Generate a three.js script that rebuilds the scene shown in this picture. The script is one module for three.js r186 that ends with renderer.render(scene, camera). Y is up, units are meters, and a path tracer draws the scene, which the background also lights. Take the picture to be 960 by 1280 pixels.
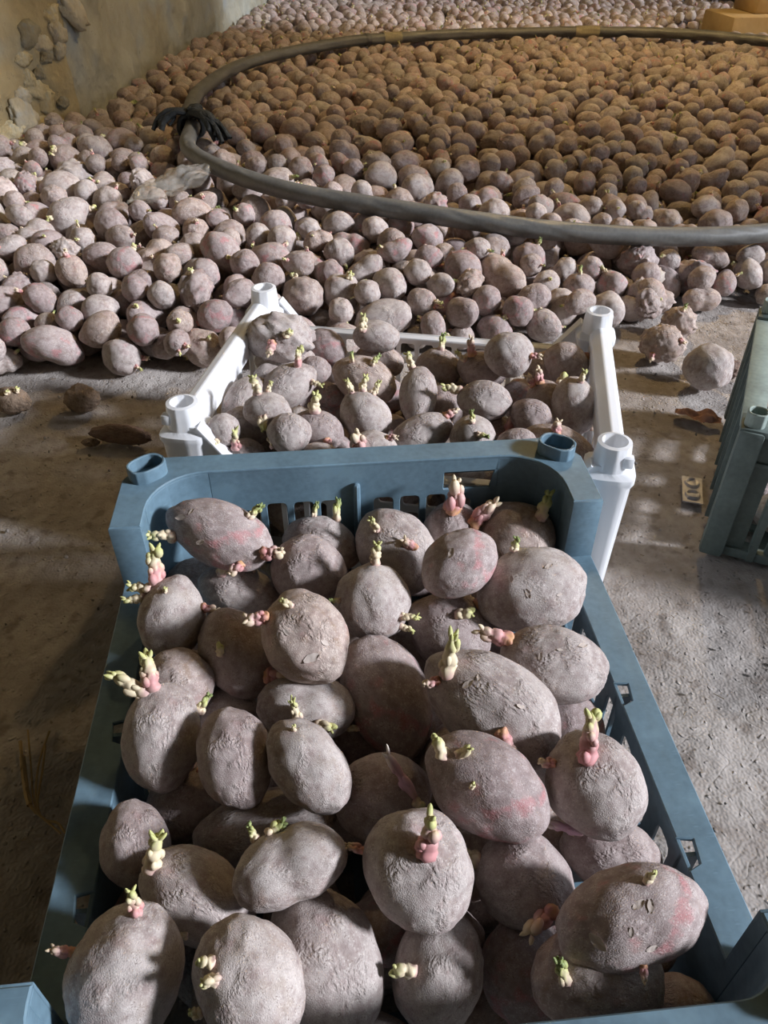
import * as THREE from 'three';
import { mergeGeometries, toCreasedNormals } from 'three/addons/utils/BufferGeometryUtils.js';
import { RoundedBoxGeometry } from 'three/addons/geometries/RoundedBoxGeometry.js';

// ---------- camera, sky, sun, exposure ----------
const DEG = Math.PI / 180, FOCAL = 961, PITCH = 39.2 * DEG, EYE = 0.612;
const CP = Math.cos(PITCH), SP = Math.sin(PITCH);
const scene = new THREE.Scene();
const camera = new THREE.PerspectiveCamera(2 * Math.atan(640 / FOCAL) / DEG, 0.75, 0.01, 60);
camera.position.set(0, EYE, 0);
camera.rotation.x = -PITCH;
scene.background = new THREE.Color().setRGB(0.62, 0.72, 0.86);
scene.backgroundIntensity = 2.5;
const sun = new THREE.DirectionalLight(new THREE.Color().setRGB(0.945, 0.97, 1.05), 8.4);
const SUN_AZ = 13 * DEG, SUN_EL = 25 * DEG;
sun.position.set(Math.cos(SUN_AZ) * Math.cos(SUN_EL) * 8, Math.sin(SUN_EL) * 8, Math.sin(SUN_AZ) * Math.cos(SUN_EL) * 8 - 0.6);
sun.target.position.set(0, 0, -0.6);
sun.shadow.radius = 14;
sun.shadow.mapSize.set(4096, 4096);
Object.assign(sun.shadow.camera, { left: -5, right: 5, top: 5, bottom: -5, near: 0.5, far: 20 });
sun.castShadow = true;
scene.add(sun, sun.target);
const renderer = new THREE.WebGLRenderer({ antialias: true });
renderer.toneMapping = THREE.LinearToneMapping;
renderer.toneMappingExposure = 0.63;
renderer.shadowMap.enabled = true;

// ---------- helpers ----------
function rng(seed) { let s = seed >>> 0; return () => { s = (s + 0x6D2B79F5) | 0; let t = Math.imul(s ^ (s >>> 15), 1 | s); t = (t + Math.imul(t ^ (t >>> 7), 61 | t)) ^ t; return ((t ^ (t >>> 14)) >>> 0) / 4294967296; }; }
const PERM = new Uint8Array(512);
{ const r = rng(77), p = [...Array(256).keys()]; for (let i = 255; i > 0; i--) { const j = Math.floor(r() * (i + 1)); [p[i], p[j]] = [p[j], p[i]]; } for (let i = 0; i < 512; i++) PERM[i] = p[i & 255]; }
const fade = (t) => t * t * t * (t * (t * 6 - 15) + 10), mixf = (a, b, t) => a + (b - a) * t;
const clamp = (x, a = 0, b = 1) => Math.min(b, Math.max(a, x));
const smooth = (a, b, x) => { const t = clamp((x - a) / (b - a)); return t * t * (3 - 2 * t); };
function grad3(h, x, y, z) { h &= 15; const u = h < 8 ? x : y, v = h < 4 ? y : (h === 12 || h === 14 ? x : z); return ((h & 1) ? -u : u) + ((h & 2) ? -v : v); }
function noise3(x, y, z) {
  const X = Math.floor(x), Y = Math.floor(y), Z = Math.floor(z); x -= X; y -= Y; z -= Z;
  const u = fade(x), v = fade(y), w = fade(z), P = PERM, xi = X & 255, yi = Y & 255, zi = Z & 255;
  const A = P[xi] + yi, B = P[xi + 1] + yi, AA = P[A & 255] + zi, AB = P[(A + 1) & 255] + zi, BA = P[B & 255] + zi, BB = P[(B + 1) & 255] + zi;
  return mixf(mixf(mixf(grad3(P[AA], x, y, z), grad3(P[BA], x - 1, y, z), u), mixf(grad3(P[AB], x, y - 1, z), grad3(P[BB], x - 1, y - 1, z), u), v),
    mixf(mixf(grad3(P[AA + 1], x, y, z - 1), grad3(P[BA + 1], x - 1, y, z - 1), u), mixf(grad3(P[AB + 1], x, y - 1, z - 1), grad3(P[BB + 1], x - 1, y - 1, z - 1), u), v), w);
}
const fbm3 = (x, y, z, o = 4) => { let s = 0, a = 0.5; for (let i = 0; i < o; i++) { s += a * noise3(x, y, z); x = x * 2.03 + 17.1; y = y * 2.03 + 5.3; z = z * 2.03 + 9.7; a *= 0.5; } return s; };
// noise on a tile that repeats after `period` cells
const GX = new Float64Array(256), GY = new Float64Array(256); for (let i = 0; i < 256; i++) { GX[i] = Math.cos(i * 0.02454369); GY[i] = Math.sin(i * 0.02454369); }
function tileNoise(x, y, period, seed) {
  const X = Math.floor(x), Y = Math.floor(y); x -= X; y -= Y;
  const x0 = ((X % period) + period) % period, x1 = x0 + 1 === period ? 0 : x0 + 1, y0 = ((Y % period) + period) % period, y1 = y0 + 1 === period ? 0 : y0 + 1;
  const p0 = PERM[(x0 + seed * 31) & 255] + (x0 >> 8) * 57 + seed, p1 = PERM[(x1 + seed * 31) & 255] + (x1 >> 8) * 57 + seed, u = fade(x), v = fade(y);
  const a = PERM[(p0 + y0 * 7 + (y0 >> 8)) & 255], b = PERM[(p1 + y0 * 7 + (y0 >> 8)) & 255], c = PERM[(p0 + y1 * 7 + (y1 >> 8)) & 255], d = PERM[(p1 + y1 * 7 + (y1 >> 8)) & 255];
  const n0 = GX[a] * x + GY[a] * y, n1 = GX[b] * (x - 1) + GY[b] * y, n2 = GX[c] * x + GY[c] * (y - 1), n3 = GX[d] * (x - 1) + GY[d] * (y - 1);
  return (n0 + (n1 - n0) * u) * (1 - v) + (n2 + (n3 - n2) * u) * v;
}
function tileFbm(x, y, cells, o, seed) { let s = 0, a = 0.6; for (let i = 0; i < o; i++) { s += a * tileNoise(x * cells, y * cells, cells, seed + i); cells *= 2; a *= 0.5; } return s; }
const toSRGB = (c) => c <= 0.0031308 ? 12.92 * c : 1.055 * Math.pow(c, 1 / 2.4) - 0.055;
function texture(w, h, fn, color) {
  const d = new Uint8Array(w * h * 4), o = [0, 0, 0];
  for (let j = 0; j < h; j++) for (let i = 0; i < w; i++) {
    fn((i + 0.5) / w, (j + 0.5) / h, o); const k = (j * w + i) * 4;
    for (let c = 0; c < 3; c++) d[k + c] = 255 * clamp(color ? toSRGB(clamp(o[c])) : o[c]);
    d[k + 3] = 255;
  }
  const t = new THREE.DataTexture(d, w, h); t.magFilter = THREE.LinearFilter; t.minFilter = THREE.LinearMipmapLinearFilter; t.generateMipmaps = true;
  t.wrapS = t.wrapT = THREE.RepeatWrapping; if (color) t.colorSpace = THREE.SRGBColorSpace; t.needsUpdate = true; return t;
}
const mix3 = (o, a, b, t) => { for (let i = 0; i < 3; i++) o[i] = a[i] + (b[i] - a[i]) * t; return o; };
const taken = {};
function numbered(n) { if (taken[n] === undefined) { taken[n] = 0; return n; } taken[n]++; return n + '_' + String(taken[n]).padStart(3, '0'); }
const V = (x, y, z) => new THREE.Vector3(x, y, z);
function tag(o, label, category, group) { o.userData.label = label; o.userData.category = category; if (group) o.userData.group = group; return o; }
function thing(name, label, category, x = 0, y = 0, z = 0, turn = 0, group) { const g = new THREE.Group(); g.name = numbered(name); g.position.set(x, y, z); g.rotation.y = turn; scene.add(g); return tag(g, label, category, group); }
// uv in metres taken from the face direction
function metreUV(g) {
  g = g.index ? g.toNonIndexed() : g; g.computeVertexNormals();
  const p = g.attributes.position, n = g.attributes.normal, uv = new Float32Array(p.count * 2);
  for (let i = 0; i < p.count; i++) {
    const ax = Math.abs(n.getX(i)), ay = Math.abs(n.getY(i)), az = Math.abs(n.getZ(i));
    const [a, b] = ax > ay && ax > az ? [p.getZ(i), p.getY(i)] : ay > az ? [p.getX(i), p.getZ(i)] : [p.getX(i), p.getY(i)];
    uv[i * 2] = a; uv[i * 2 + 1] = b;
  }
  g.setAttribute('uv', new THREE.BufferAttribute(uv, 2)); return g;
}
function joined(list, crease) {
  const gs = list.map((g) => { let q = metreUV(g); for (const k of Object.keys(q.attributes)) if (!['position', 'normal', 'uv'].includes(k)) q.deleteAttribute(k); return q; });
  let m = gs.length > 1 ? mergeGeometries(gs) : gs[0];
  return crease ? toCreasedNormals(m, crease) : m;
}
function part(name, list, mat, parent, crease = 0.7) { const m = new THREE.Mesh(joined([].concat(list), crease), mat); m.name = name; parent.add(m); return m; }
function box(x0, x1, y0, y1, z0, z1, r = 0.0012) { const w = x1 - x0, h = y1 - y0, d = z1 - z0; r = Math.min(r, w / 2.5, h / 2.5, d / 2.5); const g = r > 0.0004 ? new RoundedBoxGeometry(w, h, d, 1, r) : new THREE.BoxGeometry(w, h, d); g.translate((x0 + x1) / 2, (y0 + y1) / 2, (z0 + z1) / 2); return g; }
// a sheet cut from a 2-D outline with holes; axis 'xy' stands facing z, 'zy' stands facing x, 'xz' lies flat
function sheet(outline, holes, at, thick, axis, bevel = 0.0006) {
  const s = new THREE.Shape(outline.map(([a, b]) => new THREE.Vector2(a, b)));
  for (const h of holes) s.holes.push(new THREE.Path(h.map(([a, b]) => new THREE.Vector2(a, b))));
  const g = new THREE.ExtrudeGeometry(s, { depth: thick - 2 * bevel, bevelEnabled: bevel > 0, bevelThickness: bevel, bevelSize: bevel, bevelOffset: -bevel, bevelSegments: 1, curveSegments: 4 });
  g.translate(0, 0, bevel);
  if (axis === 'xy') g.translate(0, 0, at);
  if (axis === 'zy') { g.rotateY(-Math.PI / 2); g.translate(at + thick, 0, 0); }
  if (axis === 'xz') { g.rotateX(Math.PI / 2); g.translate(0, at + thick, 0); }
  return g;
}
function slot(x0, x1, y0, y1, r = 0.003) { const p = [], c = [[x1 - r, y0 + r, -90], [x1 - r, y1 - r, 0], [x0 + r, y1 - r, 90], [x0 + r, y0 + r, 180]]; for (const [cx, cy, a] of c) for (let k = 0; k <= 2; k++) { const t = (a + k * 45) * DEG; p.push([cx + r * Math.cos(t), cy + r * Math.sin(t)]); } return p; }
// where a sight line of the photograph meets a level `drop` metres below the lens: used to read positions off the picture
function look(px, py, drop) { const u = px - 480, v = py - 640, t = drop / (v * CP + FOCAL * SP); return { p: V(u * t, EYE - drop, -(FOCAL * CP - v * SP) * t), t }; }
const IMG_R = V(1, 0, 0), IMG_D = V(0, -CP, SP), IMG_F = V(0, -SP, -CP);
function toPixel(p) { const x = p.x, y = p.y - EYE, z = p.z, d = -y * SP - z * CP, dn = -y * CP + z * SP; return { x: 480 + FOCAL * x / d, y: 640 + FOCAL * dn / d, d }; }

// ---------- surface materials ----------
const std = (o) => new THREE.MeshStandardMaterial(o), phys = (o) => new THREE.MeshPhysicalMaterial(o);
const lin = (r, g, b) => new THREE.Color().setRGB(r, g, b);
const soilMap = texture(1280, 1280, (u, v, o) => {
  const a = tileFbm(u, v, 6, 4, 3), b = tileFbm(u, v, 48, 3, 11), c = tileNoise(u * 512, v * 512, 512, 5), d = tileFbm(u + 0.02 * a, v, 22, 3, 23);
  mix3(o, [0.27, 0.235, 0.212], [0.42, 0.385, 0.36], clamp(0.5 + a * 1.7 + b * 0.9));
  const dk = smooth(0.16, 0.34, d) * 0.5 + smooth(0.42, 0.6, c) * 0.3 + smooth(0.3, 0.42, tileFbm(u, v, 80, 2, 77)) * 0.7;
  mix3(o, o, [0.12, 0.09, 0.07], clamp(dk));
  mix3(o, o, [0.5, 0.46, 0.43], smooth(0.4, 0.7, tileNoise(u * 256, v * 256, 256, 41)) * 0.5);
}, true);
const soilBump = texture(1280, 1280, (u, v, o) => {
  const a = tileFbm(u, v, 24, 5, 51), c = tileNoise(u * 256, v * 256, 256, 5), e = Math.abs(tileFbm(u, v, 10, 3, 71));
  const m = tileFbm(u, v, 7, 6, 151), k = tileFbm(u, v, 90, 2, 161); o[0] = o[1] = o[2] = 0.45 + m * 0.7 + a * 0.14 + c * 0.05 + smooth(0.22, 0.4, k) * 0.16 - smooth(0.02, 0, e) * 0.03;
});
const soil = std({ map: soilMap, bumpMap: soilBump, bumpScale: 0.010, roughness: 0.97 });
const mudMap = texture(1024, 1024, (u, v, o) => {
  const a = tileFbm(u, v, 3, 5, 13), b = tileFbm(u, v, 20, 3, 31), c = tileNoise(u * 256, v * 256, 256, 8);
  mix3(o, [0.34, 0.265, 0.14], [0.46, 0.39, 0.24], clamp(0.5 + a * 1.5 + b * 0.5));
  mix3(o, o, [0.36, 0.36, 0.30], smooth(0.05, 0.4, tileFbm(u, v, 4, 3, 61)) * 0.7);
  mix3(o, o, [0.13, 0.10, 0.06], smooth(0.3, 0.55, b + 0.35 * c) * 0.6);
}, true);
const mudBump = texture(1024, 1024, (u, v, o) => { o[0] = o[1] = o[2] = 0.5 + tileFbm(u, v, 8, 6, 90) * 0.7; });
const mud = std({ map: mudMap, bumpMap: mudBump, bumpScale: 0.02, roughness: 0.96 });
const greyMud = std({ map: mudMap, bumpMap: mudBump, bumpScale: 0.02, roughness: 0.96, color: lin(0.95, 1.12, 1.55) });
const dustMap = texture(1024, 1024, (u, v, o) => {
  const a = tileFbm(u, v, 5, 4, 33), b = tileFbm(u, v * 1, 40, 3, 37), s = tileNoise(u * 30, v * 240, 30, 7);
  const k = 0.80 + a * 0.35 + b * 0.22 + smooth(0.35, 0.6, s) * 0.18;
  o[0] = clamp(k + smooth(0.1, 0.5, a) * 0.22); o[1] = clamp(k + smooth(0.1, 0.5, a) * 0.17); o[2] = clamp(k + smooth(0.1, 0.5, a) * 0.12);
}, true);
dustMap.repeat.set(4, 4);
const bluePlastic = std({ map: dustMap, color: lin(0.165, 0.27, 0.345), roughness: 0.5 });
const greenPlastic = std({ map: dustMap, color: lin(0.155, 0.20, 0.185), roughness: 0.6 });
const paleGreenPlastic = std({ map: dustMap, color: lin(0.36, 0.44, 0.40), roughness: 0.7 });
const whitePlastic = phys({ color: lin(0.93, 0.94, 0.96), roughness: 0.55, transmission: 0.28, thickness: 0 });
const hosePlastic = std({ map: dustMap, color: lin(0.165, 0.163, 0.152), roughness: 0.5 });

// potato skins: poles at the two ends, so the pattern closes on itself
function skin(seed, red, dusty, dirty) {
  return texture(768, 384, (u, v, o) => {
    const th = v * Math.PI, ph = u * 2 * Math.PI, x = Math.cos(th) * 1.35 + seed * 7.3, y = Math.sin(th) * Math.cos(ph), z = Math.sin(th) * Math.sin(ph);
    const big = fbm3(x * 1.3, y * 1.3, z * 1.3, 3), mid = fbm3(x * 5 + 3, y * 5, z * 5, 3), fine = noise3(x * 38, y * 38, z * 38), fine2 = noise3(x * 70, y * 70, z * 70);
    mix3(o, [0.29, 0.23, 0.215], [0.42, 0.355, 0.335], clamp(0.5 + mid * 1.4));
    mix3(o, o, [0.44, 0.21, 0.21], red * smooth(0.06, 0.36, fbm3(x * 1.9 + 40, y * 1.9, z * 1.9, 3) + 0.25 * mid));
    mix3(o, o, [0.515, 0.462, 0.435], clamp(dusty * (0.5 + big * 1.6 + mid * 0.9 + fine * 0.5)));
    mix3(o, o, [0.25, 0.17, 0.11], dirty * smooth(0.05, 0.4, fbm3(x * 2.4 + 11, y * 2.4, z * 2.4 + 9, 4) + 0.2 * fine));
    const crack = smooth(0.028, 0.0, Math.abs(fbm3(x * 6 + 2 * big, y * 8, z * 8 + big, 2))) * smooth(0.02, 0.25, noise3(x * 2.2 + 8, y * 2.2, z * 2.2));
    mix3(o, o, [0.17, 0.12, 0.10], crack * 0.6);
    mix3(o, o, [0.14, 0.10, 0.085], smooth(0.34, 0.58, fine * 0.75 + mid * 0.6 + fine2 * 0.35) * 0.8);
    mix3(o, o, [0.64, 0.59, 0.55], smooth(0.25, 0.55, noise3(x * 24 + 5, y * 24, z * 24) + 0.5 * mid) * 0.5);
  }, true);
}
const skinMaps = [skin(1, 0.35, 0.8, 0.1), skin(2, 1.0, 0.38, 0.15), skin(3, 0.25, 0.45, 0.55), skin(4, 0.15, 0.95, 0.3)];
function wrinkles(seed, strength) {
  return texture(768, 384, (u, v, o) => {
    const th = v * Math.PI, ph = u * 2 * Math.PI, x = Math.cos(th) * 1.35 + seed * 5.1, y = Math.sin(th) * Math.cos(ph), z = Math.sin(th) * Math.sin(ph);
    const w = fbm3(x * 2, y * 2, z * 2, 2), r1 = 1 - Math.abs(fbm3(x * 4 + w * 2, y * 9 + w * 2, z * 9, 3)) * 2.6, r2 = 1 - Math.abs(fbm3(x * 12, y * 16, z * 16 + w, 2)) * 3, g = noise3(x * 46, y * 46, z * 46);
    o[0] = o[1] = o[2] = 0.42 + strength * (0.34 * r1 + 0.10 * r2) * smooth(0.0, 0.28, w) + 0.07 * g + 0.04 * noise3(x * 90, y * 90, z * 90);
  });
}
const wrinkleMaps = [wrinkles(1, 1), wrinkles(2, 0.55)];
const TONES = ['greyish mauve', 'pink-patched', 'brown', 'pale grey', 'dull mauve', 'dusty white', 'tan', 'dark reddish'];
const potatoMats = [];
for (const [k, tint] of [[0, [1, 1, 1]], [1, [1.02, 1, 1.02]], [2, [0.95, 0.92, 0.9]], [3, [1.0, 1.0, 1.0]], [0, [0.88, 0.84, 0.85]], [3, [1.06, 1.05, 1.04]], [2, [1.08, 1.02, 0.96]], [1, [0.88, 0.84, 0.86]]])
  potatoMats.push(std({ map: skinMaps[k], bumpMap: wrinkleMaps[potatoMats.length % 2], bumpScale: 0.0021, roughness: 0.86, color: lin(...tint) }));

// ---------- the room ----------
function structure(name, list, mat, crease) { const m = part(name, list, mat, scene, crease); m.userData.kind = 'structure'; m.userData.label = { floor: 'trodden dusty earth floor with fine grit', ceiling: 'rough mud plastered ceiling' }[name] || 'rough mud plastered ' + name.replace(/_/g, ' '); return m; }
{ // earth floor: fine near the crates, coarse further off
  const xs = [], zs = [], put = (a, b, n) => { const l = []; for (let i = 0; i < n; i++) l.push(a + (b - a) * i / n); return l; };
  xs.push(...put(-3, -0.9, 20), ...put(-0.9, 1.1, 220), ...put(1.1, 2.6, 16), 2.6); zs.push(...put(-7.2, -1.8, 30), ...put(-1.8, 0.1, 210), ...put(0.1, 2.8, 20), 2.8);
  const pos = [], uv = [], idx = [];
  for (const z of zs) for (const x of xs) {
    const n = fbm3(x * 5, 1.3, z * 5, 4), f = fbm3(x * 26, 4.1, z * 26, 3);
    pos.push(x, -0.004 + 0.010 * (n - 0.1) + 0.0035 * f, z); uv.push(x / 0.7, z / 0.7);
  }
  const W = xs.length;
  for (let j = 0; j < zs.length - 1; j++) for (let i = 0; i < W - 1; i++) { const a = j * W + i; idx.push(a, a + W, a + 1, a + 1, a + W, a + W + 1); }
  const g = new THREE.BufferGeometry(); g.setAttribute('position', new THREE.Float32BufferAttribute(pos, 3)); g.setAttribute('uv', new THREE.Float32BufferAttribute(uv, 2)); g.setIndex(idx); g.computeVertexNormals();
  const m = new THREE.Mesh(g, soil); m.name = 'floor'; m.userData = { kind: 'structure', label: 'trodden dusty earth floor with fine grit' }; scene.add(m);
}
const WALL_A = [-2.6, 2.4], WALL_B = [-0.80, -2.24], WALL_C = [-0.42, -7];
// uneven plastered face along a-b with a body of wall behind it
function mudWall(name, a, b, mat, label) {
  const dx = b[0] - a[0], dz = b[1] - a[1], len = Math.hypot(dx, dz), tx = dx / len, tz = dz / len, nx = -tz, nz = tx; // inside lies to the right of a-b
  const us = [], ys = []; for (let u = 0; u <= len + 1e-6; u += len / Math.round(len / 0.02)) us.push(u);
  for (let y = -0.05; y < 0.75; y += 0.018) ys.push(y); for (let y = 0.75; y < 2.95; y += 0.2) ys.push(y); ys.push(2.95);
  const pos = [], uv = [], idx = [];
  for (const y of ys) for (const u of us) {
    const x = a[0] + tx * u, z = a[1] + tz * u, e = 0.055 * fbm3(x * 2.2, y * 2.2, z * 2.2, 3) + 0.02 * fbm3(x * 11, y * 11, z * 11, 3);
    pos.push(x + nx * e, y, z + nz * e); uv.push(u / 0.8, y / 0.8);
  }
  const W = us.length; for (let j = 0; j < ys.length - 1; j++) for (let i = 0; i < W - 1; i++) { const k = j * W + i; idx.push(k, k + 1, k + W, k + 1, k + W + 1, k + W); }
  let g = new THREE.BufferGeometry(); g.setAttribute('position', new THREE.Float32BufferAttribute(pos, 3)); g.setAttribute('uv', new THREE.Float32BufferAttribute(uv, 2)); g.setIndex(idx); g.computeVertexNormals(); g = g.toNonIndexed();
  const body = new THREE.BoxGeometry(len + 0.3, 3.05, 0.35); body.rotateY(-Math.atan2(dz, dx)); body.translate((a[0] + b[0]) / 2 - nx * 0.235, 1.47, (a[1] + b[1]) / 2 - nz * 0.235);
  const m = new THREE.Mesh(mergeGeometries([g, metreUV(body)]), mat); m.name = name; m.userData = { kind: 'structure', label }; scene.add(m);
  m.userData.frame = undefined; return { m, a, t: [tx, tz], n: [nx, nz] };
}
const wallNear = mudWall('wall_left', WALL_A, WALL_B, mud, 'crumbling yellowish mud wall with exposed stones beside the potato heap');
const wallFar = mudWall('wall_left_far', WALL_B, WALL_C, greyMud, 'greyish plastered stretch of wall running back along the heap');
structure('wall_right', [box(2.2, 2.6, -0.05, 2.95, 1.4, 2.8, 0), box(2.2, 2.6, -0.05, 2.95, -3.05, -1.2, 0), box(2.2, 2.6, -0.05, 2.95, -7.2, -5.6, 0), box(2.2, 2.6, 2.35, 2.95, -1.2, 1.4, 0), box(2.2, 2.6, 2.35, 2.95, -5.6, -3.05, 0)], mud);
structure('wall_front', box(-3.2, 2.6, -0.05, 2.95, 2.4, 2.8, 0), mud);
structure('wall_back', box(-1.2, 2.6, -0.05, 2.95, -7.4, -7.0, 0), mud);
structure('ceiling', box(-3.2, 2.6, 2.9, 3.1, -7.4, 2.8, 0), mud);
structure('ground', box(2.6, 14, -0.3, -0.02, -12, 10, 0), std({ map: soilMap, color: lin(0.75, 0.7, 0.6), roughness: 1 }));

{ // far doorway: unseen gate of gapped planks, added to thin the sunlight
  const g = thing('added_plank_gate', 'unseen gate of spaced upright planks added to dim the sun through the far doorway', 'gate', 2.42, 0, -4.325), wood = std({ color: lin(0.26, 0.21, 0.16), roughness: 0.9, map: dustMap });
  for (let k = 0; k < 20; k++) part('plank', box(-0.011, 0.011, 0.01, 2.34, -1.24 + k * 0.128, -1.182 + k * 0.128, 0), wood, g);
  for (const y of [0.25, 2.0]) part('cross_rail', box(0.011, 0.035, y, y + 0.09, -1.27, 1.27, 0), wood, g);
}
// ---------- unseen warm bulb over the heap, cone shade added to confine its light ----------
{
  const c = [0.85, 1.95, -2.65], g = thing('ceiling_lamp', 'unseen warm bulb hanging over the potato heap, with a tin cone shade added to confine its light', 'lamp', c[0], c[1], c[2]);
  const bulb = new THREE.Mesh(new THREE.SphereGeometry(0.06, 24, 16), std({ color: lin(1, 0.9, 0.7), emissive: lin(1, 0.7, 0.36), emissiveIntensity: 12 })); bulb.name = 'bulb'; g.add(bulb);
  part('socket', new THREE.CylinderGeometry(0.02, 0.022, 0.07, 16).translate(0, 0.09, 0), std({ color: lin(0.04, 0.04, 0.04), roughness: 0.6 }), g);
  part('added_lamp_shade', new THREE.LatheGeometry([[0.024, 0.13], [0.05, 0.10], [0.10, -0.02], [0.152, -0.125], [0.155, -0.125], [0.103, -0.018], [0.053, 0.104], [0.024, 0.134]].map(([r, y]) => new THREE.Vector2(r, y)), 32), std({ color: lin(0.5, 0.49, 0.45), roughness: 0.6 }), g, 1.0);
  part('cord', new THREE.CylinderGeometry(0.004, 0.004, 0.83, 8).translate(0, 0.535, 0), std({ color: lin(0.04, 0.04, 0.04), roughness: 0.6 }), g);
  const l = new THREE.PointLight(lin(1, 0.69, 0.30), 9.6, 0, 2); l.name = 'bulb_light'; l.castShadow = true; l.shadow.radius = 3; g.add(l);
}

// ---------- potato shapes ----------
// semi-axes a (along x), b, c; seed drives lumps; returns geometry with poles at +-x
function potatoGeometry(seed, a, b, c, nu, nv, opt = {}) {
  const { lump = 0.085, pear = 0, bend = 0, waist = 0, rough = 0.012, knob = 0 } = opt, pos = [], uv = [], idx = [], r = rng(seed * 131 + 7), s = (a + b + c) / 3;
  const eyes = []; for (let k = 0; k < 6; k++) { const q = V(r() * 2 - 1, r() * 2 - 1, r() * 2 - 1).normalize(); eyes.push(q); }
  const o = seed * 3.71;
  for (let j = 0; j <= nv; j++) for (let i = 0; i <= nu; i++) {
    const th = Math.PI * j / nv, ph = 2 * Math.PI * i / nu, dx = Math.cos(th), dy = Math.sin(th) * Math.cos(ph), dz = Math.sin(th) * Math.sin(ph);
    let k = 1 + lump * 1.6 * fbm3(dx * 1.25 + o, dy * 1.25, dz * 1.25 + o, 2) + rough * 2.0 * fbm3(dx * 4.5 - o, dy * 4.5, dz * 4.5, 3);
    if (nv > 20) k += rough * 0.5 * (1 - 3 * Math.abs(fbm3(dx * 5 + o, dy * 11, dz * 11, 2)));
    if (knob) k += knob * Math.max(0, fbm3(dx * 3 + o, dy * 3, dz * 3 - o, 3)) * 1.6;
    for (const e of eyes) { const d = 1 - (dx * e.x + dy * e.y + dz * e.z); k -= 0.028 * Math.exp(-d / 0.012); }
    const se = 1 + 0.05 * (1 - Math.pow(Math.abs(dx), 2)); // fuller than an ellipsoid
    const taper = (1 - pear * dx) * (1 - waist * Math.exp(-dx * dx / 0.05)) * se;
    pos.push(dx * a * k, dy * b * k * taper, (dz * c * taper * k) + bend * a * (dx * dx - 0.4)); uv.push(i / nu, j / nv);
  }
  const W = nu + 1; for (let j = 0; j < nv; j++) for (let i = 0; i < nu; i++) { const q = j * W + i; if (j > 0) idx.push(q, q + 1, q + W); if (j < nv - 1) idx.push(q + 1, q + W + 1, q + W); }
  const g = new THREE.BufferGeometry(); g.setAttribute('position', new THREE.Float32BufferAttribute(pos, 3)); g.setAttribute('uv', new THREE.Float32BufferAttribute(uv, 2)); g.setIndex(idx); g.computeVertexNormals();
  const n = g.attributes.normal, v1 = V(), v2 = V();
  for (let j = 0; j <= nv; j++) { v1.fromBufferAttribute(n, j * W); v2.fromBufferAttribute(n, j * W + nu); v1.add(v2).normalize(); n.setXYZ(j * W, v1.x, v1.y, v1.z); n.setXYZ(j * W + nu, v1.x, v1.y, v1.z); }
  for (const j of [0, nv]) for (let i = 0; i <= nu; i++) n.setXYZ(j * W + i, j === 0 ? 1 : -1, 0, 0);
  if (n.getX(Math.floor(nv / 2) * W) * pos[Math.floor(nv / 2) * W * 3] + n.getY(Math.floor(nv / 2) * W) * pos[Math.floor(nv / 2) * W * 3 + 1] < 0) { for (let i = 0; i < idx.length; i += 3) { const q = idx[i]; idx[i] = idx[i + 1]; idx[i + 1] = q; } g.setIndex(idx); for (let i = 0; i < n.count; i++) if (Math.abs(n.getX(i)) < 0.9999 || true) { const jj = Math.floor(i / W); if (jj !== 0 && jj !== nv) n.setXYZ(i, -n.getX(i), -n.getY(i), -n.getZ(i)); } }
  return g;
}
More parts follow.
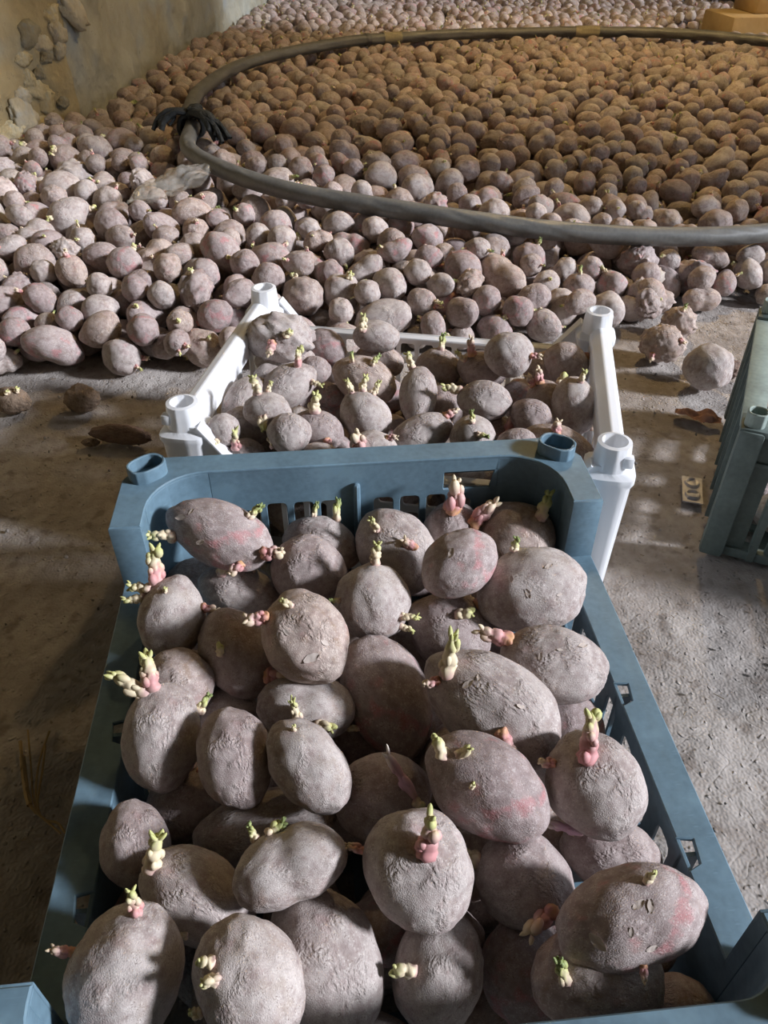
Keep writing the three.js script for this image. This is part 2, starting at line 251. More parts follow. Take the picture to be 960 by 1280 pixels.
// ---------- sprouts: knobbly shoots one unit long growing along +y ----------
const sproutMat = std({ vertexColors: true, roughness: 0.6 });
const C_PINK = [0.58, 0.27, 0.27], C_ROSE = [0.62, 0.40, 0.37], C_CREAM = [0.72, 0.61, 0.42], C_LIME = [0.52, 0.53, 0.21], C_GREEN = [0.22, 0.28, 0.10], C_WHITE = [0.78, 0.70, 0.60], C_ORANGE = [0.66, 0.36, 0.17], C_LILAC = [0.66, 0.42, 0.52];
function sproutGeometry(seed, ramp, { rad = 0.2, nodes = 4, leaf = 3, curve = 0.15, taper = 0.35, bump = 0.35 } = {}) {
  const r = rng(seed * 97 + 5), NU = 12, NV = 18, list = [], cx = (r() - 0.5) * 2 * curve, cz = (r() - 0.5) * 2 * curve;
  const colour = (t, k) => { const q = clamp(t) * (ramp.length - 1), i = Math.min(ramp.length - 2, Math.floor(q)), o = mix3([0, 0, 0], ramp[i], ramp[i + 1], q - i); return o.map((c) => c * (0.85 + 0.3 * k)); };
  const blob = (fn, nu, nv) => {
    const pos = [], col = [], idx = []; for (let j = 0; j <= nv; j++) for (let i = 0; i < nu; i++) { const [p, c] = fn(j / nv, 2 * Math.PI * i / nu); pos.push(...p); col.push(...c); }
    for (let j = 0; j < nv; j++) for (let i = 0; i < nu; i++) { const a = j * nu + i, b = j * nu + (i + 1) % nu; idx.push(a, a + nu, b, b, a + nu, b + nu); }
    const g = new THREE.BufferGeometry(); g.setAttribute('position', new THREE.Float32BufferAttribute(pos, 3)); g.setAttribute('color', new THREE.Float32BufferAttribute(col, 3)); g.setIndex(idx); g.computeVertexNormals(); return g;
  };
  const spine = (t) => [cx * t * t, t, cz * t * t];
  list.push(blob((t, ph) => {
    const s = spine(t * 1.0 - 0.06), w = noise3(Math.cos(ph) * 1.6 + seed, t * nodes * 1.6, Math.sin(ph) * 1.6), ring = Math.pow(Math.abs(Math.sin(t * Math.PI * nodes)), 0.6);
    const rr = rad * (1 - taper * t) * (0.72 + 0.28 * ring + bump * w) * Math.sqrt(clamp(1.03 - Math.pow(t, 6))) * (t > 0.995 ? 0.02 : 1);
    return [[s[0] + Math.cos(ph) * rr, s[1], s[2] + Math.sin(ph) * rr], colour(t + w * 0.25, 0.5 + w)];
  }, NU, NV));
  for (let k = 0; k < nodes * 2; k++) { // swollen side buds
    const t = 0.1 + 0.8 * (k + r() * 0.6) / (nodes * 2), ph0 = r() * 6.28, s = spine(t), rr = rad * (1 - taper * t), br = rad * (0.34 + 0.3 * r());
    list.push(blob((q, ph) => { const th = q * Math.PI, x = Math.sin(th) * Math.cos(ph), y = Math.cos(th), z = Math.sin(th) * Math.sin(ph); return [[s[0] + Math.cos(ph0) * rr * 0.85 + x * br, s[1] + y * br * 1.3, s[2] + Math.sin(ph0) * rr * 0.85 + z * br], colour(t + 0.1 + 0.15 * y, 0.5 + 0.4 * y)]; }, 7, 5));
  }
  for (let k = 0; k < leaf; k++) { // pointed bracts round the tip
    const ph0 = k * 6.28 / leaf + r(), s = spine(0.84 + 0.1 * r()), l = 0.12 + 0.14 * r(), out = 0.3 + 0.6 * r();
    list.push(blob((q, ph) => { const w = 0.42 * rad * Math.sqrt(1 - q * q * 0.98) * (0.7 + 0.5 * q * (1 - q)), d = l * q; return [[s[0] + Math.cos(ph0) * (rad * 0.35 + d * out * 0.8) + Math.cos(ph) * w, s[1] + d, s[2] + Math.sin(ph0) * (rad * 0.35 + d * out * 0.8) + Math.sin(ph) * w], colour(0.8 + q * 0.4, 0.5)]; }, 6, 4));
  }
  return mergeGeometries(list);
}
const SPROUTS = {
  shoot: [1, 2, 3].map((s) => sproutGeometry(s, [C_ROSE, C_PINK, C_CREAM, C_LIME], { rad: 0.2, nodes: 4, leaf: 4 })),
  pale: [4, 5, 6].map((s) => sproutGeometry(s, [C_ROSE, C_CREAM, C_CREAM, C_LIME], { rad: 0.24, nodes: 3, leaf: 4 })),
  green: [7, 8, 9].map((s) => sproutGeometry(s, [C_ROSE, C_CREAM, C_LIME, C_GREEN], { rad: 0.24, nodes: 3, leaf: 5, bump: 0.5 })),
  stub: [10, 11, 12].map((s) => sproutGeometry(s, [C_ROSE, C_CREAM, C_CREAM, C_LIME], { rad: 0.42, nodes: 2, leaf: 2, taper: 0.1, bump: 0.5 })),
  rosy: [13, 14, 15].map((s) => sproutGeometry(s, [C_ORANGE, C_PINK, C_ROSE, C_CREAM], { rad: 0.3, nodes: 3, leaf: 2, bump: 0.45 })),
  long: [16, 17].map((s) => sproutGeometry(s, [C_ROSE, C_LILAC, C_LILAC, C_WHITE], { rad: 0.15, nodes: 2, leaf: 2, curve: 0.14, taper: 0.05, bump: 0.2 })),
  thick: [18, 19].map((s) => sproutGeometry(s, [C_PINK, C_PINK, C_ROSE, C_LIME], { rad: 0.19, nodes: 4, leaf: 2, taper: 0.4, bump: 0.3 })),
};
const Y = V(0, 1, 0);
function addSprout(parent, at, dir, len, style, k, fat = 1) { const l = SPROUTS[style], m = new THREE.Mesh(l[k % l.length], sproutMat); m.name = 'sprout'; m.position.copy(at); m.quaternion.setFromUnitVectors(Y, dir.clone().normalize()).multiply(new THREE.Quaternion().setFromAxisAngle(Y, k * 1.7)); m.scale.set(len * fat, len, len * fat); parent.add(m); return m; }

// ---------- packing: lets two-ball potatoes settle on what already lies there ----------
class Packer {
  constructor(ok) { this.cell = 0.08; this.map = new Map(); this.ok = ok; }
  key(i, j) { return i * 4096 + j; }
  add(x, y, z, r) { const k = this.key(Math.floor(x / this.cell), Math.floor(z / this.cell)); if (!this.map.has(k)) this.map.set(k, []); this.map.get(k).push([x, y, z, r]); }
  near(x, z, f) { const i = Math.floor(x / this.cell), j = Math.floor(z / this.cell); for (let a = -1; a <= 1; a++) for (let b = -1; b <= 1; b++) { const l = this.map.get(this.key(i + a, j + b)); if (l) for (const s of l) f(s); } }
  rest(x, z, r) { let y = r; this.near(x, z, ([sx, sy, sz, sr]) => { const d = (x - sx) ** 2 + (z - sz) ** 2, q = (r + sr) ** 2; if (d < q) y = Math.max(y, sy + Math.sqrt(q - d)); }); return y; }
  hits(x, y, z, r, slack = 0) { let h = false; this.near(x, z, ([sx, sy, sz, sr]) => { if ((x - sx) ** 2 + (y - sy) ** 2 + (z - sz) ** 2 < (r + sr - slack) ** 2) h = true; }); return h; }
  settle(R, x, z, r, e, tries) {
    let yaw = R() * 6.283, best = null;
    const score = (X, Z, W) => { const cx = Math.cos(W) * e, cz = -Math.sin(W) * e; if (!this.ok(X + cx, Z + cz, r) || !this.ok(X - cx, Z - cz, r)) return null; let a = this.rest(X + cx, Z + cz, r), b = this.rest(X - cx, Z - cz, r); const lim = 1.1 * e; if (a - b > lim) b = a - lim; if (b - a > lim) a = b - lim; return { x: X, z: Z, yaw: W, a, b, y: (a + b) / 2, r, e }; };
    best = score(x, z, yaw); if (!best) return null;
    for (let k = 0, st = 0.03; k < tries; k++, st *= 0.93) { const s = score(best.x + (R() - 0.5) * 2 * st, best.z + (R() - 0.5) * 2 * st, best.yaw + (R() - 0.5) * 20 * st); if (s && s.y < best.y) best = s; }
    return best;
  }
  keep(s) { const cx = Math.cos(s.yaw) * s.e, cz = -Math.sin(s.yaw) * s.e; this.add(s.x + cx, s.a, s.z + cz, s.r); this.add(s.x - cx, s.b, s.z - cz, s.r); }
}
const RATIO = [0.10, 0.18, 0.26, 0.34, 0.48, 0.30, 0.14, 0.40, 0.22, 0.60, 0.05, 0.36];
const OPTS = [{ lump: 0.12 }, { pear: 0.14, lump: 0.12 }, { lump: 0.17 }, { pear: -0.1, bend: 0.12 }, { bend: 0.18 }, { lump: 0.16, knob: 0.35 }, { lump: 0.14 }, { waist: 0.16, bend: 0.12, lump: 0.12 }, { pear: 0.16 }, { bend: 0.2, waist: 0.08 }, { lump: 0.15 }, { pear: 0.2, lump: 0.1 }];
const fineShapes = RATIO.map((q, i) => potatoGeometry(100 + i, (1 + q) * 1.03, 1.02, 0.98, 40, 26, OPTS[i]));
const coarseShapes = RATIO.map((q, i) => potatoGeometry(100 + i, (1 + q) * 1.03, 1.02, 0.98, 22, 14, OPTS[i]));
function poseOf(s, spin) { // orientation of a settled potato
  const ax = V(Math.cos(s.yaw) * 2 * s.e, s.a - s.b, -Math.sin(s.yaw) * 2 * s.e).normalize(), q = new THREE.Quaternion().setFromUnitVectors(V(1, 0, 0), ax);
  return q.multiply(new THREE.Quaternion().setFromAxisAngle(V(1, 0, 0), spin));
}

// ---------- crates ----------
const wallX = 0.188;
function arcWall(cx, cz, a0, a1, r, y0, y1, th) { // upright quarter-round sheet
  const o = [], n = 8; for (let i = 0; i <= n; i++) { const a = (a0 + (a1 - a0) * i / n) * DEG; o.push([cx + Math.cos(a) * r, cz + Math.sin(a) * r]); }
  for (let i = n; i >= 0; i--) { const a = (a0 + (a1 - a0) * i / n) * DEG; o.push([cx + Math.cos(a) * (r + th), cz + Math.sin(a) * (r + th)]); }
  return sheet(o, [], y0, y1 - y0, 'xz', 0.0005);
}
function ovalTube(cx, cz, y0, y1, rx, rz, wall, turn) {
  const s = new THREE.Shape(), h = new THREE.Path(), c = Math.cos(turn), q = Math.sin(turn), pt = (a, k) => { const x = Math.sign(Math.cos(a)) * Math.pow(Math.abs(Math.cos(a)), 0.75) * (rx - k), z = Math.sign(Math.sin(a)) * Math.pow(Math.abs(Math.sin(a)), 0.75) * (rz - k); return [cx + x * c - z * q, cz + x * q + z * c]; };
  for (let i = 0; i <= 28; i++) { const a = i / 28 * 6.2832; i ? s.lineTo(...pt(a, 0)) : s.moveTo(...pt(a, 0)); i ? h.lineTo(...pt(a, wall)) : h.moveTo(...pt(a, wall)); }
  s.holes.push(h); const g = new THREE.ExtrudeGeometry(s, { depth: y1 - y0 - 0.0016, bevelEnabled: true, bevelSize: 0.0008, bevelThickness: 0.0008, bevelOffset: -0.0008, bevelSegments: 1 }); g.rotateX(Math.PI / 2); g.translate(0, y1 - 0.0008, 0); return g;
}
const BLUE = { x: -0.005, z: -0.358, turn: 5.3 * DEG, W: 0.43, L: 0.52, H: 0.186, low: 0.12 };
{
  const { W, L, H, low } = BLUE, hw = W / 2, hl = L / 2, wz = hl - 0.027, th = 0.003, backStep = -hl + 0.102, frontStep = hl - 0.066;
  const c = thing('plastic_crate', 'dusty blue plastic crate with oval corner sockets, heaped with sprouting potatoes', 'crate', BLUE.x, 0.004, BLUE.z, BLUE.turn);
  for (const s of [-1, 1]) {
    const blk = s < 0 ? hl + backStep : hl - frontStep, cornerR = s < 0 ? 0.05 : 0.03;
    // end wall with windows
    const holes = [slot(-0.142, -0.085, H - 0.037, H - 0.017, 0.001), slot(0.085, 0.142, H - 0.037, H - 0.017, 0.001)];
    for (let k = -4; k <= 4; k++) if (k) holes.push(slot(k * 0.026 - 0.0095, k * 0.026 + 0.0095, H - 0.105, H - (Math.abs(k) < 4 ? 0.043 : 0.05), 0.004));
    for (let k = -5; k <= 5; k++) holes.push(slot(k * 0.024 - 0.008, k * 0.024 + 0.008, 0.02, 0.065, 0.003));
    const w0 = wallX - cornerR;
    part('end_wall', sheet([[-w0, 0], [w0, 0], [w0, H - 0.002], [-w0, H - 0.002]], holes, s * wz - (s < 0 ? th : 0), th, 'xy'), bluePlastic, c);
    part('rib', [new THREE.CapsuleGeometry(0.0035, 0.06, 3, 8).translate(0, H - 0.055, s * wz - s * 0.0025)], bluePlastic, c);
    // rim over the end and its two corners
    const o = [[-hw, hl - blk], [-hw, hl - 0.034], [-hw + 0.008, hl - 0.02], [-hw + 0.03, hl], [hw - 0.03, hl], [hw - 0.008, hl - 0.02], [hw, hl - 0.034], [hw, hl - blk], [wallX, hl - blk], [wallX, wz - cornerR]];
    for (let i = 1; i <= 8; i++) { const a = i / 8 * 90 * DEG; o.push([wallX - cornerR + Math.cos(a) * cornerR, wz - cornerR + Math.sin(a) * cornerR]); }
    for (let i = 0; i <= 8; i++) { const a = (90 + i / 8 * 90) * DEG; o.push([-wallX + cornerR + Math.cos(a) * cornerR, wz - cornerR + Math.sin(a) * cornerR]); }
    o.push([-wallX, hl - blk]);
    const flip = o.map(([x, z]) => [x, s * z]); part('end_rim', sheet(s < 0 ? flip.reverse() : flip, [], H - 0.004, 0.004, 'xz', 0.001), bluePlastic, c);
    const skirt = [[-hw, hl - blk], [-hw, hl - 0.034], [-hw + 0.03, hl], [hw - 0.03, hl], [hw, hl - 0.034], [hw, hl - blk]], inn = [[hw - th, hl - blk], [hw - th, hl - 0.036], [hw - 0.032, hl - th], [-hw + 0.032, hl - th], [-hw + th, hl - 0.036], [-hw + th, hl - blk]];
    part('rim_skirt', sheet([...skirt, ...inn].map(([x, z]) => [x, s * z]), [], H - 0.036, 0.034, 'xz', 0.0005), bluePlastic, c);
    for (const q of [-1, 1]) {
      const a0 = q > 0 ? (s > 0 ? 0 : -90) : (s > 0 ? 90 : 180);
      part('corner_wall', arcWall(q * (wallX - cornerR), s * (wz - cornerR), a0, a0 + 90, cornerR, 0, H - 0.003, th), bluePlastic, c);
      part('step_face', [box(Math.min(q * wallX, q * hw), Math.max(q * wallX, q * hw), low - 0.01, H - 0.001, s * (hl - blk) - 0.0015, s * (hl - blk) + 0.0015, 0.0005), box(q * hw - (q > 0 ? th : 0), q * hw + (q > 0 ? 0 : th), low - 0.02, H - 0.03, Math.min(s * (hl - blk), s * (hl - 0.034)), Math.max(s * (hl - blk), s * (hl - 0.034)), 0.0005)], bluePlastic, c);
      part('corner_socket', ovalTube(q * 0.192, s * 0.233, H - 0.004, H + 0.013, 0.0175, 0.0135, 0.0028, -q * s * 38 * DEG), bluePlastic, c);
    }
  }
  for (const q of [-1, 1]) {
    const e = wz - 0.05, f = wz - 0.03, holes = [];
    for (let k = -4; k <= 4; k++) { if (q > 0) holes.push(slot(k * 0.037 - 0.014, k * 0.037 + 0.006, 0.062, low - 0.018, 0.006)); holes.push(slot(k * 0.037 - 0.014, k * 0.037 + 0.006, 0.014, 0.05, 0.006)); }
    part('side_wall', sheet([[-e, 0], [f, 0], [f, H - 0.003], [frontStep, H - 0.003], [frontStep, low - 0.002], [backStep, low - 0.002], [backStep, H - 0.003], [-e, H - 0.003]], holes, q * wallX - (q < 0 ? th : 0), th, 'zy'), bluePlastic, c);
    const ln = [[q * hw, backStep], [q * hw, frontStep], [q * wallX, frontStep]]; // rail with three notches on its inner edge
    for (const n of [0.128, 0, -0.132]) ln.push([q * wallX, n + 0.012], [q * (wallX + 0.009), n + 0.008], [q * (wallX + 0.011), n - 0.008], [q * wallX, n - 0.01]);
    ln.push([q * wallX, backStep]);
    part('side_rail', [sheet(q > 0 ? ln : ln.reverse(), [], low - 0.004, 0.004, 'xz', 0.0008), box(q * hw - (q > 0 ? th : 0), q * hw + (q > 0 ? 0 : th), low - 0.03, low - 0.002, backStep, frontStep, 0.0005)], bluePlastic, c);
    for (const n of [0.128, 0, -0.132]) part('rib', box(Math.min(q * wallX, q * (wallX + 0.012)), Math.max(q * wallX, q * (wallX + 0.012)), 0.01, low - 0.004, n - 0.0015, n + 0.0015, 0.0004), bluePlastic, c);
  }
  const bh = []; for (let i = -4; i <= 4; i++) for (let j = -5; j <= 5; j++) bh.push(slot(i * 0.038 - 0.013, i * 0.038 + 0.013, j * 0.038 - 0.013, j * 0.038 + 0.013, 0.003));
  part('base', sheet([[-wallX, -wz], [wallX, -wz], [wallX, wz], [-wallX, wz]], bh, 0, 0.004, 'xz', 0.0004), bluePlastic, c);
}
const WHITE = { x: 0.031, z: -0.797, turn: -9.5 * DEG, px: 0.2185, pz: 0.148, H: 0.182 };
{
  const { px, pz, H } = WHITE, c = thing('plastic_crate', 'translucent white plastic crate with high side rails, full of sprouting potatoes', 'crate', WHITE.x, 0.004, WHITE.z, WHITE.turn), th = 0.003;
  for (const sx of [-1, 1]) for (const sz of [-1, 1]) {
    const o = [[0.0001, 0], [0.019, 0], [0.021, 0.08], [0.023, H - 0.03], [0.0255, H - 0.024], [0.0255, H - 0.018], [0.019, H - 0.014], [0.0165, H + 0.012], [0.0125, H + 0.013], [0.0115, H - 0.004], [0.0001, H - 0.004]].map(([r, y]) => new THREE.Vector2(r, y));
    const lg = new THREE.LatheGeometry(o, 28), lp = lg.attributes.position; for (let i = 0; i < lp.count; i++) if (lp.getY(i) < H - 0.016) { const a = Math.atan2(lp.getZ(i), lp.getX(i)), k = 0.96 / Math.pow(Math.abs(Math.cos(a)) ** 5 + Math.abs(Math.sin(a)) ** 5, 0.2); lp.setX(i, lp.getX(i) * k); lp.setZ(i, lp.getZ(i) * k); } // square below, round socket above
    part('corner_post', lg.translate(sx * px, 0, sz * pz), whitePlastic, c, 0.9);
    part('lug', box(sx * (px + 0.014) - 0.005, sx * (px + 0.014) + 0.005, H - 0.008, H + 0.004, sz * (pz + 0.012) - 0.005, sz * (pz + 0.012) + 0.005, 0.002), whitePlastic, c);
    // flat web sloping from the post down to the low end panel
    part('web', sheet([[sx * px, 0.0], [sx * (px - 0.048), 0.0], [sx * (px - 0.048), H - 0.047], [sx * (px - 0.018), H - 0.008], [sx * px, H - 0.008]].map(([a, b]) => [a, b]), [], sz * (pz + 0.014) - th / 2, th, 'xy'), whitePlastic, c);
    part('web_edge', sheet([[0, 0], [0.049, 0], [0.049, 0.0028], [0, 0.0028]], [], -0.008, 0.016, 'xy', 0.0005).rotateZ(sx * 52.4 * DEG).translate(sx > 0 ? px - 0.048 : -(px - 0.018), sx > 0 ? H - 0.047 : H - 0.008, sz * (pz + 0.010)), whitePlastic, c);
  }
  for (const sx of [-1, 1]) { // high side: rail, arched struts
    const prof = new THREE.Shape(); prof.absarc(0, 0, 0.013, 0, Math.PI, false); prof.lineTo(-0.013, -0.018); prof.lineTo(-0.0105, -0.018); prof.lineTo(-0.0105, -0.002); prof.lineTo(0.0105, -0.002); prof.lineTo(0.0105, -0.018); prof.lineTo(0.013, -0.018);
    part('side_rail', new THREE.ExtrudeGeometry(prof, { depth: 2 * pz, bevelEnabled: false, curveSegments: 6 }).translate(sx * (px + 0.004), H - 0.016, -pz), whitePlastic, c, 0.6);
    const holes = [];
    for (let k = 0; k < 5; k++) { const z0 = -0.118 + k * 0.0485, z1 = z0 + 0.036, h = []; for (let i = 0; i <= 8; i++) { const a = i / 8 * Math.PI; h.push([(z0 + z1) / 2 + Math.cos(a) * 0.018, H - 0.056 + Math.sin(a) * 0.022]); } h.push([z0 + 0.003, 0.082], [z1 - 0.003, 0.082]); holes.push(h); holes.push(slot(z0 + 0.002, z1 - 0.002, 0.018, 0.07, 0.005)); }
    part('side_panel', sheet([[-pz, 0], [pz, 0], [pz, H - 0.02], [-pz, H - 0.02]], holes, sx * (px + 0.002) - th / 2, th, 'zy'), whitePlastic, c);
  }
  for (const sz of [-1, 1]) {
    const e = px - 0.046, top = H - 0.046, holes = [];
    for (let k = -6; k <= 6; k++) { holes.push(slot(k * 0.0255 - 0.0095, k * 0.0255 + 0.0095, top - 0.034, top - 0.014, 0.003)); holes.push(slot(k * 0.0255 - 0.0095, k * 0.0255 + 0.0095, 0.018, top - 0.044, 0.004)); }
    part('end_panel', [sheet([[-e, 0], [e, 0], [e, top], [-e, top]], holes, sz * (pz + 0.014) - th / 2, th, 'xy'), box(-e, e, top - 0.004, top, sz * (pz + 0.010) - 0.008, sz * (pz + 0.010) + 0.008, 0.0015)], whitePlastic, c);
  }
  const bh = []; for (let i = -5; i <= 5; i++) for (let j = -3; j <= 3; j++) bh.push(slot(i * 0.036 - 0.012, i * 0.036 + 0.012, j * 0.038 - 0.013, j * 0.038 + 0.013, 0.003));
  part('base', sheet([[-px, -pz], [px, -pz], [px, pz], [-px, pz]], bh, 0, 0.004, 'xz', 0.0004), whitePlastic, c);
}
const GREEN = { x: 0.655, z: -0.724, turn: -24 * DEG, hx: 0.24, hz: 0.163, H: 0.176 };
{
  const { hx, hz, H } = GREEN, c = thing('plastic_crate', 'dark green slatted plastic crate with a round corner socket, standing apart on the floor', 'crate', GREEN.x, 0.004, GREEN.z, GREEN.turn), th = 0.004;
  for (const sz of [-1, 1]) { // long sides: columns, rails, upright slats in two rows
    const z = sz * (hz - 0.012), o = (x0, x1, y0, y1, d = th) => box(x0, x1, y0, y1, z - d / 2, z + d / 2, 0.0008);
    part('long_rail', [o(-hx + 0.02, hx - 0.02, 0, 0.012, 0.012), o(-hx + 0.06, hx - 0.06, 0.062, 0.069, 0.008), o(-hx + 0.02, hx - 0.02, 0.125, 0.130, 0.010), o(-hx + 0.02, hx - 0.02, H - 0.012, H - 0.008, 0.022), o(-hx + 0.02, hx - 0.02, 0.13, H - 0.012, 0.003)], greenPlastic, c);
    for (const sx of [-1, 1]) part('corner_column', [o(Math.min(sx * (hx - 0.008), sx * (hx - 0.045)), Math.max(sx * (hx - 0.008), sx * (hx - 0.045)), 0, H - 0.01), o(Math.min(sx * (hx - 0.052), sx * (hx - 0.06)), Math.max(sx * (hx - 0.052), sx * (hx - 0.06)), 0, H - 0.01, 0.016)], greenPlastic, c);
    for (let k = 0; k < 17; k++) { const x = -hx + 0.072 + k * 0.0212; part('slat', o(x - 0.0035, x + 0.0035, 0.01, 0.064, 0.006), greenPlastic, c); part('slat', o(x - 0.0035, x + 0.0035, 0.067, 0.127, 0.006), greenPlastic, c); }
  }
  for (const sx of [-1, 1]) { // short ends: level slats between posts, thick rim
    const x = sx * (hx - 0.012), o = (y0, y1, z0, z1, d = th) => box(x - d / 2, x + d / 2, y0, y1, z0, z1, 0.0008);
    part('end_rim', [o(H - 0.014, H - 0.008, -hz + 0.02, hz - 0.02, 0.024), o(H - 0.05, H - 0.012, -hz + 0.02, hz - 0.02)], paleGreenPlastic, c);
    for (let k = 0; k < 5; k++) part('slat', o(0.012 + k * 0.0235, 0.0235 + k * 0.0235, -hz + 0.02, hz - 0.02), greenPlastic, c);
    for (const z of [-0.09, -0.03, 0.03, 0.09]) part('rib', box(Math.min(x, sx * hx), Math.max(x, sx * hx), 0, H - 0.012, z - 0.002, z + 0.002, 0.0006), greenPlastic, c);
    for (const sz of [-1, 1]) {
      part('corner_post', [box(Math.min(sx * (hx - 0.026), sx * hx), Math.max(sx * (hx - 0.026), sx * hx), 0, H - 0.006, sz * (hz - 0.005) - 0.008, sz * (hz - 0.005) + 0.008, 0.004), box(Math.min(sx * (hx - 0.03), sx * hx), Math.max(sx * (hx - 0.03), sx * hx), H - 0.012, H - 0.004, Math.min(sz * (hz - 0.035), sz * hz), Math.max(sz * (hz - 0.035), sz * hz), 0.002)], greenPlastic, c);
      part('corner_socket', ovalTube(sx * (hx - 0.013), sz * (hz - 0.014), H - 0.008, H + 0.012, 0.0105, 0.0105, 0.0025, 0), paleGreenPlastic, c);
    }
  }
  const bh = []; for (let i = -5; i <= 5; i++) for (let j = -3; j <= 3; j++) bh.push(slot(i * 0.038 - 0.013, i * 0.038 + 0.013, j * 0.038 - 0.013, j * 0.038 + 0.013, 0.003));
  part('base', sheet([[-hx + 0.01, -hz + 0.01], [hx - 0.01, -hz + 0.01], [hx - 0.01, hz - 0.01], [-hx + 0.01, hz - 0.01]], bh, 0, 0.004, 'xz', 0.0004), greenPlastic, c);
}

